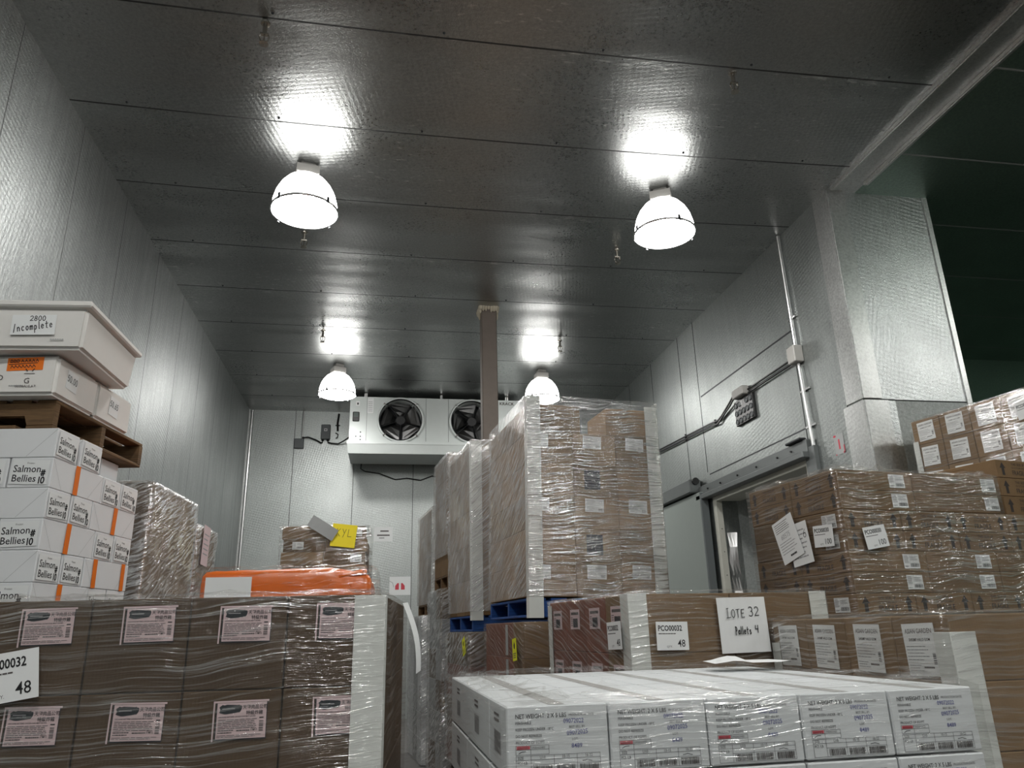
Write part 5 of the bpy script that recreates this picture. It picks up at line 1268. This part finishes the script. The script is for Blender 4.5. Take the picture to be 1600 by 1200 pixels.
def p_incomplete():
    b = MB(); b.box(-0.105, 0.105, -0.055, 0.055, -0.001, 0, M_PAPER); b.hand('2800', -0.02, 0.022, 0.026, M_INK, 0.0036, sp=0.75)
    b.hand('Incomplete', -0.098, -0.026, 0.040, M_INK, 0.0042, sp=0.50, mx=Matrix.Rotation(R(8), 4, 'Z')); return b
def p_50a():
    b = MB(); b.box(-0.055, 0.055, -0.05, 0.05, -0.001, 0, M_PAPER); b.hand('50.00', -0.05, -0.01, 0.034, M_INK, 0.0036, sp=0.66); return b
def p_50b():
    b = MB(); b.box(-0.055, 0.055, -0.055, 0.055, -0.001, 0, M_PAPER); b.hand('50.65', -0.05, -0.005, 0.034, M_INK, 0.0036, sp=0.66); return b
def p_orange():
    b = MB(); b.box(-0.09, 0.09, -0.035, 0.035, -0.001, 0, M_ORANGE); b.stroke([(-0.08, 0.0), (0.06, 0.004)], 0.004, 0.0008, M_INK); 
    for k in range(3): b.stroke([(-0.075 + k * 0.016, 0.010), (-0.073 + k * 0.016, 0.025), (-0.064 + k * 0.016, 0.022), (-0.066 + k * 0.016, 0.010), (-0.075 + k * 0.016, 0.012)], 0.0036, 0.0008, M_INK)
    for k in range(5): b.stroke([(-0.02 + k * 0.018, 0.010), (-0.016 + k * 0.018, 0.024), (-0.008 + k * 0.018, 0.010)], 0.0036, 0.0008, M_INK)
    for k in range(7): b.stroke([(-0.07 + k * 0.018, -0.02), (-0.066 + k * 0.018, -0.006), (-0.056 + k * 0.018, -0.018)], 0.0036, 0.0008, M_INK)
    return b
def p_print():
    b = MB(); b.text('G', 0, 0.005, 0.042, M_INKSOFT, align='CENTER', z=0.0004); b.text('GLOBALG.A.P.', 0, -0.016, 0.017, M_INKSOFT, align='CENTER', bold=0.01, z=0.0004)
    b.stroke([(-0.012, 0.082), (-0.004, 0.072)], 0.005, 0.0004, M_INK); b.stroke([(0.03, 0.082), (0.022, 0.072)], 0.005, 0.0004, M_INK); b.quad(-0.018, 0.056, 0.036, 0.059, 0.0004, M_INKSOFT)
    b.text('LD', -0.118, 0.022, 0.042, M_INKSOFT, align='RIGHT', bold=0.01, z=0.0004); return b
fpaper(fb3, 'handwritten_note', p_incomplete, 'front', 0.62, 0.70, 0.25, 0.62 - 0.235, 0.125, R(1), 0.012)
fpaper(fb1, 'orange_sticker', p_orange, 'front', 0.80, 0.425, 0.213, 0.80 - 0.165, 0.165, R(2))
fpaper(fb1, 'foam_print', p_print, 'front', 0.80, 0.425, 0.213, 0.80 - 0.145, 0.055)
fpaper(fb1, 'handwritten_note', p_50a, 'right', 0.80, 0.425, 0.213, 0.15, 0.115, R(-3)); fpaper(fb2, 'handwritten_note', p_50b, 'right', 0.80, 0.425, 0.213, 0.20, 0.115, R(-3))

# ================================================================== LOADS 15-18: wrapped loads beyond the front left
L15 = Load(-1.61, 5.55, R(-4.0))
h = 0.25; zt = 2.545; d = 0.34
for r in range(6):
    for k in range(3):
        carton(L15, 'carton', -0.24, d * (k + 0.5), zt - h * (r + 1), 0.48, d, h, M_KRAFT if r < 4 else M_KRAFT_R, 'dark carton in wrapped stack behind salmon boxes, %s row, %s from near end' % (nz[r], ORD[k]), 'brown cartons behind the salmon boxes')
    carton(L15, 'carton', -0.71, 0.2, zt - h * (r + 1), 0.45, 0.40, h, M_KRAFT_D, 'dark brown carton facing the camera behind the salmon boxes, %s row' % nz[r], 'brown cartons behind the salmon boxes')
film(L15, -0.94, 0, 0, 3 * d, zt - 6 * h, zt + 0.004, F_MESS, 'glossy stretch film around the brown stack behind the salmon boxes', 0.06, 0.014, 15, amp=0.008)
bin_under(L15, -0.94, 0, 0.0, 3 * d, 0.0, zt - 6 * h - 0.002, 'plain brown bulk carton under the brown stack behind the salmon boxes')
L16 = Load(-1.655, 7.2, R(-3.0))
h = 0.26; zt = 2.465; d = 0.30
for r in range(5):
    for k in range(2):
        carton(L16, 'carton', -0.24, d * (k + 0.5), zt - h * (r + 1), 0.48, d, h, M_KRAFT_P if r < 2 else M_KRAFT_R, 'brown carton in the shorter wrapped stack along the left wall, %s row, %s' % (nz[r], ['near', 'far'][k]), 'brown cartons of the shorter left wall stack')
    carton(L16, 'carton', -0.70, 0.2, zt - h * (r + 1), 0.43, 0.40, h, M_KRAFT_D, 'dark carton facing the camera in the shorter left wall stack, %s row' % nz[r], 'brown cartons of the shorter left wall stack')
film(L16, -0.92, 0, 0, 2 * d, zt - 5 * h, zt + 0.004, F_MESS, 'glossy stretch film around the shorter stack along the left wall', 0.05, 0.014, 16, amp=0.010)
def side_paper():
    b = MB(); rect_paper(b, 0.22, 0.36, M_PAPER_P); lines(b, -0.08, 0.08, -0.1, 0.12, 5, M_GREYINK, 0.3, 0.25, seed=31); return b
sheet('paper_form', side_paper, on_face(L16, 'right', 0.032, 0.20, 2.30, R(-3)), 'pinkish paper on the right side of the shorter stack by the left wall', 'paper form', 0, 0)
bin_under(L16, -0.92, 0, 0.0, 2 * d, 0.0, zt - 5 * h - 0.002, 'plain brown bulk carton under the shorter left wall stack')

# orange covered load
L17 = Load(-0.985, 4.5, R(-1.0))
def orange_cover():
    b = MB(); n, m_ = 30, 22; vs = []; W_, D_, zt_ = 0.93, 1.0, 1.85
    def pt(u, v):
        x, y = u * W_, v * D_
        return x, y
    prof = [(0.0, -0.22), (0.0, -0.08), (0.004, -0.03), (0.02, -0.008), (0.06, 0.0)]
    rings = []
    for k, (inn, dz) in enumerate(prof):
        ring = []
        for i in range(96):
            t = i / 96 * 4; e = int(t); f = t - e
            x0_, x1_, y0_, y1_ = inn, W_ - inn, inn, D_ - inn
            x, y = [(x0_ + (x1_ - x0_) * f, y0_), (x1_, y0_ + (y1_ - y0_) * f), (x1_ - (x1_ - x0_) * f, y1_), (x0_, y1_ - (y1_ - y0_) * f)][e]
            q = noise.noise(Vector((x * 9, y * 9, k * 0.8)))
            fall = -0.05 * max(0, (x - 0.70) / 0.23)
            ring.append((x + q * 0.006, y + q * 0.006, zt_ + dz + q * 0.008 + fall + 0.02 * x))
        rings.append(ring)
    for r_ in rings: vs += r_
    fs = [(k * 96 + i, k * 96 + (i + 1) % 96, (k + 1) * 96 + (i + 1) % 96, (k + 1) * 96 + i) for k in range(len(prof) - 1) for i in range(96)]
    c = len(vs); vs.append((W_ / 2, D_ / 2, zt_ + 0.015)); fs += [((len(prof) - 1) * 96 + i, (len(prof) - 1) * 96 + (i + 1) % 96, c) for i in range(96)]
    b.add(vs, fs, M_ORANGESHEET)
    for k in range(9):
        rnd = random.Random(k); pts = [(0.80 + 0.10 * math.sin(i * 1.3 + k), 0.02 + 0.04 * k / 9 + 0.02 * math.cos(i * 1.7), zt_ - 0.03 + 0.025 * math.sin(i * 0.9 + k) - 0.008 * i) for i in range(6)]
        b.tube(pts, 0.010 + 0.004 * rnd.random(), M_ORANGESHEET, 6)
    return b
o = obj('plastic_cover', orange_cover().data('plastic_cover', True)); o.matrix_world = L17.m; tag(o, 'bright orange plastic cover over a load behind the front left cartons', 'plastic cover')
bin_under(L17, 0.04, 0.89, 0.04, 0.96, 0.0, 1.74, 'reddish bulk carton under the orange plastic cover', M_KRAFT_R)
film(L17, 0, 0.93, 0, 1.0, 1.45, 1.862, F_CLEAR, 'shiny crumpled stretch film over the orange cover', 0.14, 0.03, 21, amp=0.008)
def orange_sign():
    b = MB(); rect_paper(b, 0.30, 0.21); b.hand('LOTE', -0.10, -0.03, 0.05, M_INK, 0.005, sp=0.6); b.hand('32', 0.04, -0.03, 0.05, M_INK, 0.005, sp=0.6); return b
def orange_sign_plain():
    b = MB(); rect_paper(b, 0.245, 0.21)
    for x in (-0.10, 0.02, 0.05, 0.08): b.stroke([(x, -0.045), (x + 0.004, -0.01), (x + 0.016, -0.045)], 0.005, 0.0008, M_INK)
    return b
sheet('paper_sign', orange_sign_plain, on_face(L17, 'front', 0.155, -0.048, 1.705, R(0)), 'white paper on the front of the orange covered load, half hidden', 'paper sign', 0, 0)

# far load with the yellow sheet
L18 = Load(-1.14, 9.0, R(-1.0))
h = 0.147; zt = 2.69; w = 0.475; d = 0.40
for r in range(6):
    for c in range(2):
        if r == 0 and c == 0: pass
        o = carton(L18, 'carton', w * (c + 0.5) + (0.02 if r % 2 else 0), d / 2, zt - h * (r + 1), w, d, h, M_KRAFT_D if (r + c) % 2 else M_KRAFT_P, 'flat carton in the far yellow sheet load, %s row, %s' % (nz[r], ['left', 'right'][c]), 'flat cartons of the far yellow sheet load')
        if (r + c) % 2: part(o, 'shipping_label', lab_ship, face_mx('front', w, d, h, w * (0.78 if c else 0.35), h * 0.5, 0.0016))
    carton(L18, 'carton', w * 1.5 + 0.022, d * 1.5, zt - h * (r + 2), w, d, h, M_KRAFT_D, 'flat brown carton at the back right of the far load, %s row' % nz[r], 'flat cartons of the far yellow sheet load')
film(L18, -0.01, 2 * w + 0.04, 0, 2 * d, zt - 6 * h, zt + 0.003, F_SHINE, 'shiny stretch film around the far load with the yellow sheet', 0.05, 0.016, 22, amp=0.008)
bin_under(L18, 0.0, 2 * w + 0.03, 0.0, d, 0.0, zt - 6 * h - 0.002, 'plain brown bulk carton under the far load, front'); bin_under(L18, w, 2 * w + 0.03, d + 0.005, 2 * d, 0.0, zt - 7 * h - 0.002, 'plain brown bulk carton under the far load, back')
def yellow_sheet():
    b = MB(); b.box(-0.14, 0.14, -0.13, 0.13, -0.001, 0, M_YELLOW); b.hand('KYJ', -0.09, -0.01, 0.085, M_INK, 0.005, sp=0.75); return b
def grey_flap():
    b = MB(); n = 8; vs = []
    for i in range(n + 1):
        t = i / n; vs += [(-0.17 + 0.34 * t, -0.07, 0.03 * math.sin(t * 3)), (-0.17 + 0.34 * t, 0.07, 0.03 * math.sin(t * 3) + 0.02)]
    b.add(vs, [(2 * i, 2 * i + 2, 2 * i + 3, 2 * i + 1) for i in range(n)], M_GREYBOX); return b
sheet('paper_sign', yellow_sheet, on_face(L18, 'front', 0.70, -0.045, 2.575, R(-6)), 'yellow handwritten sheet on the far wrapped load', 'paper sign', 0, 0)
sheet('loose_sheet', grey_flap, on_face(L18, 'front', 0.46, -0.062, 2.66, R(-32)), 'curled grey paper flap above the yellow sheet on the far load', 'paper sheet', 0, 0)
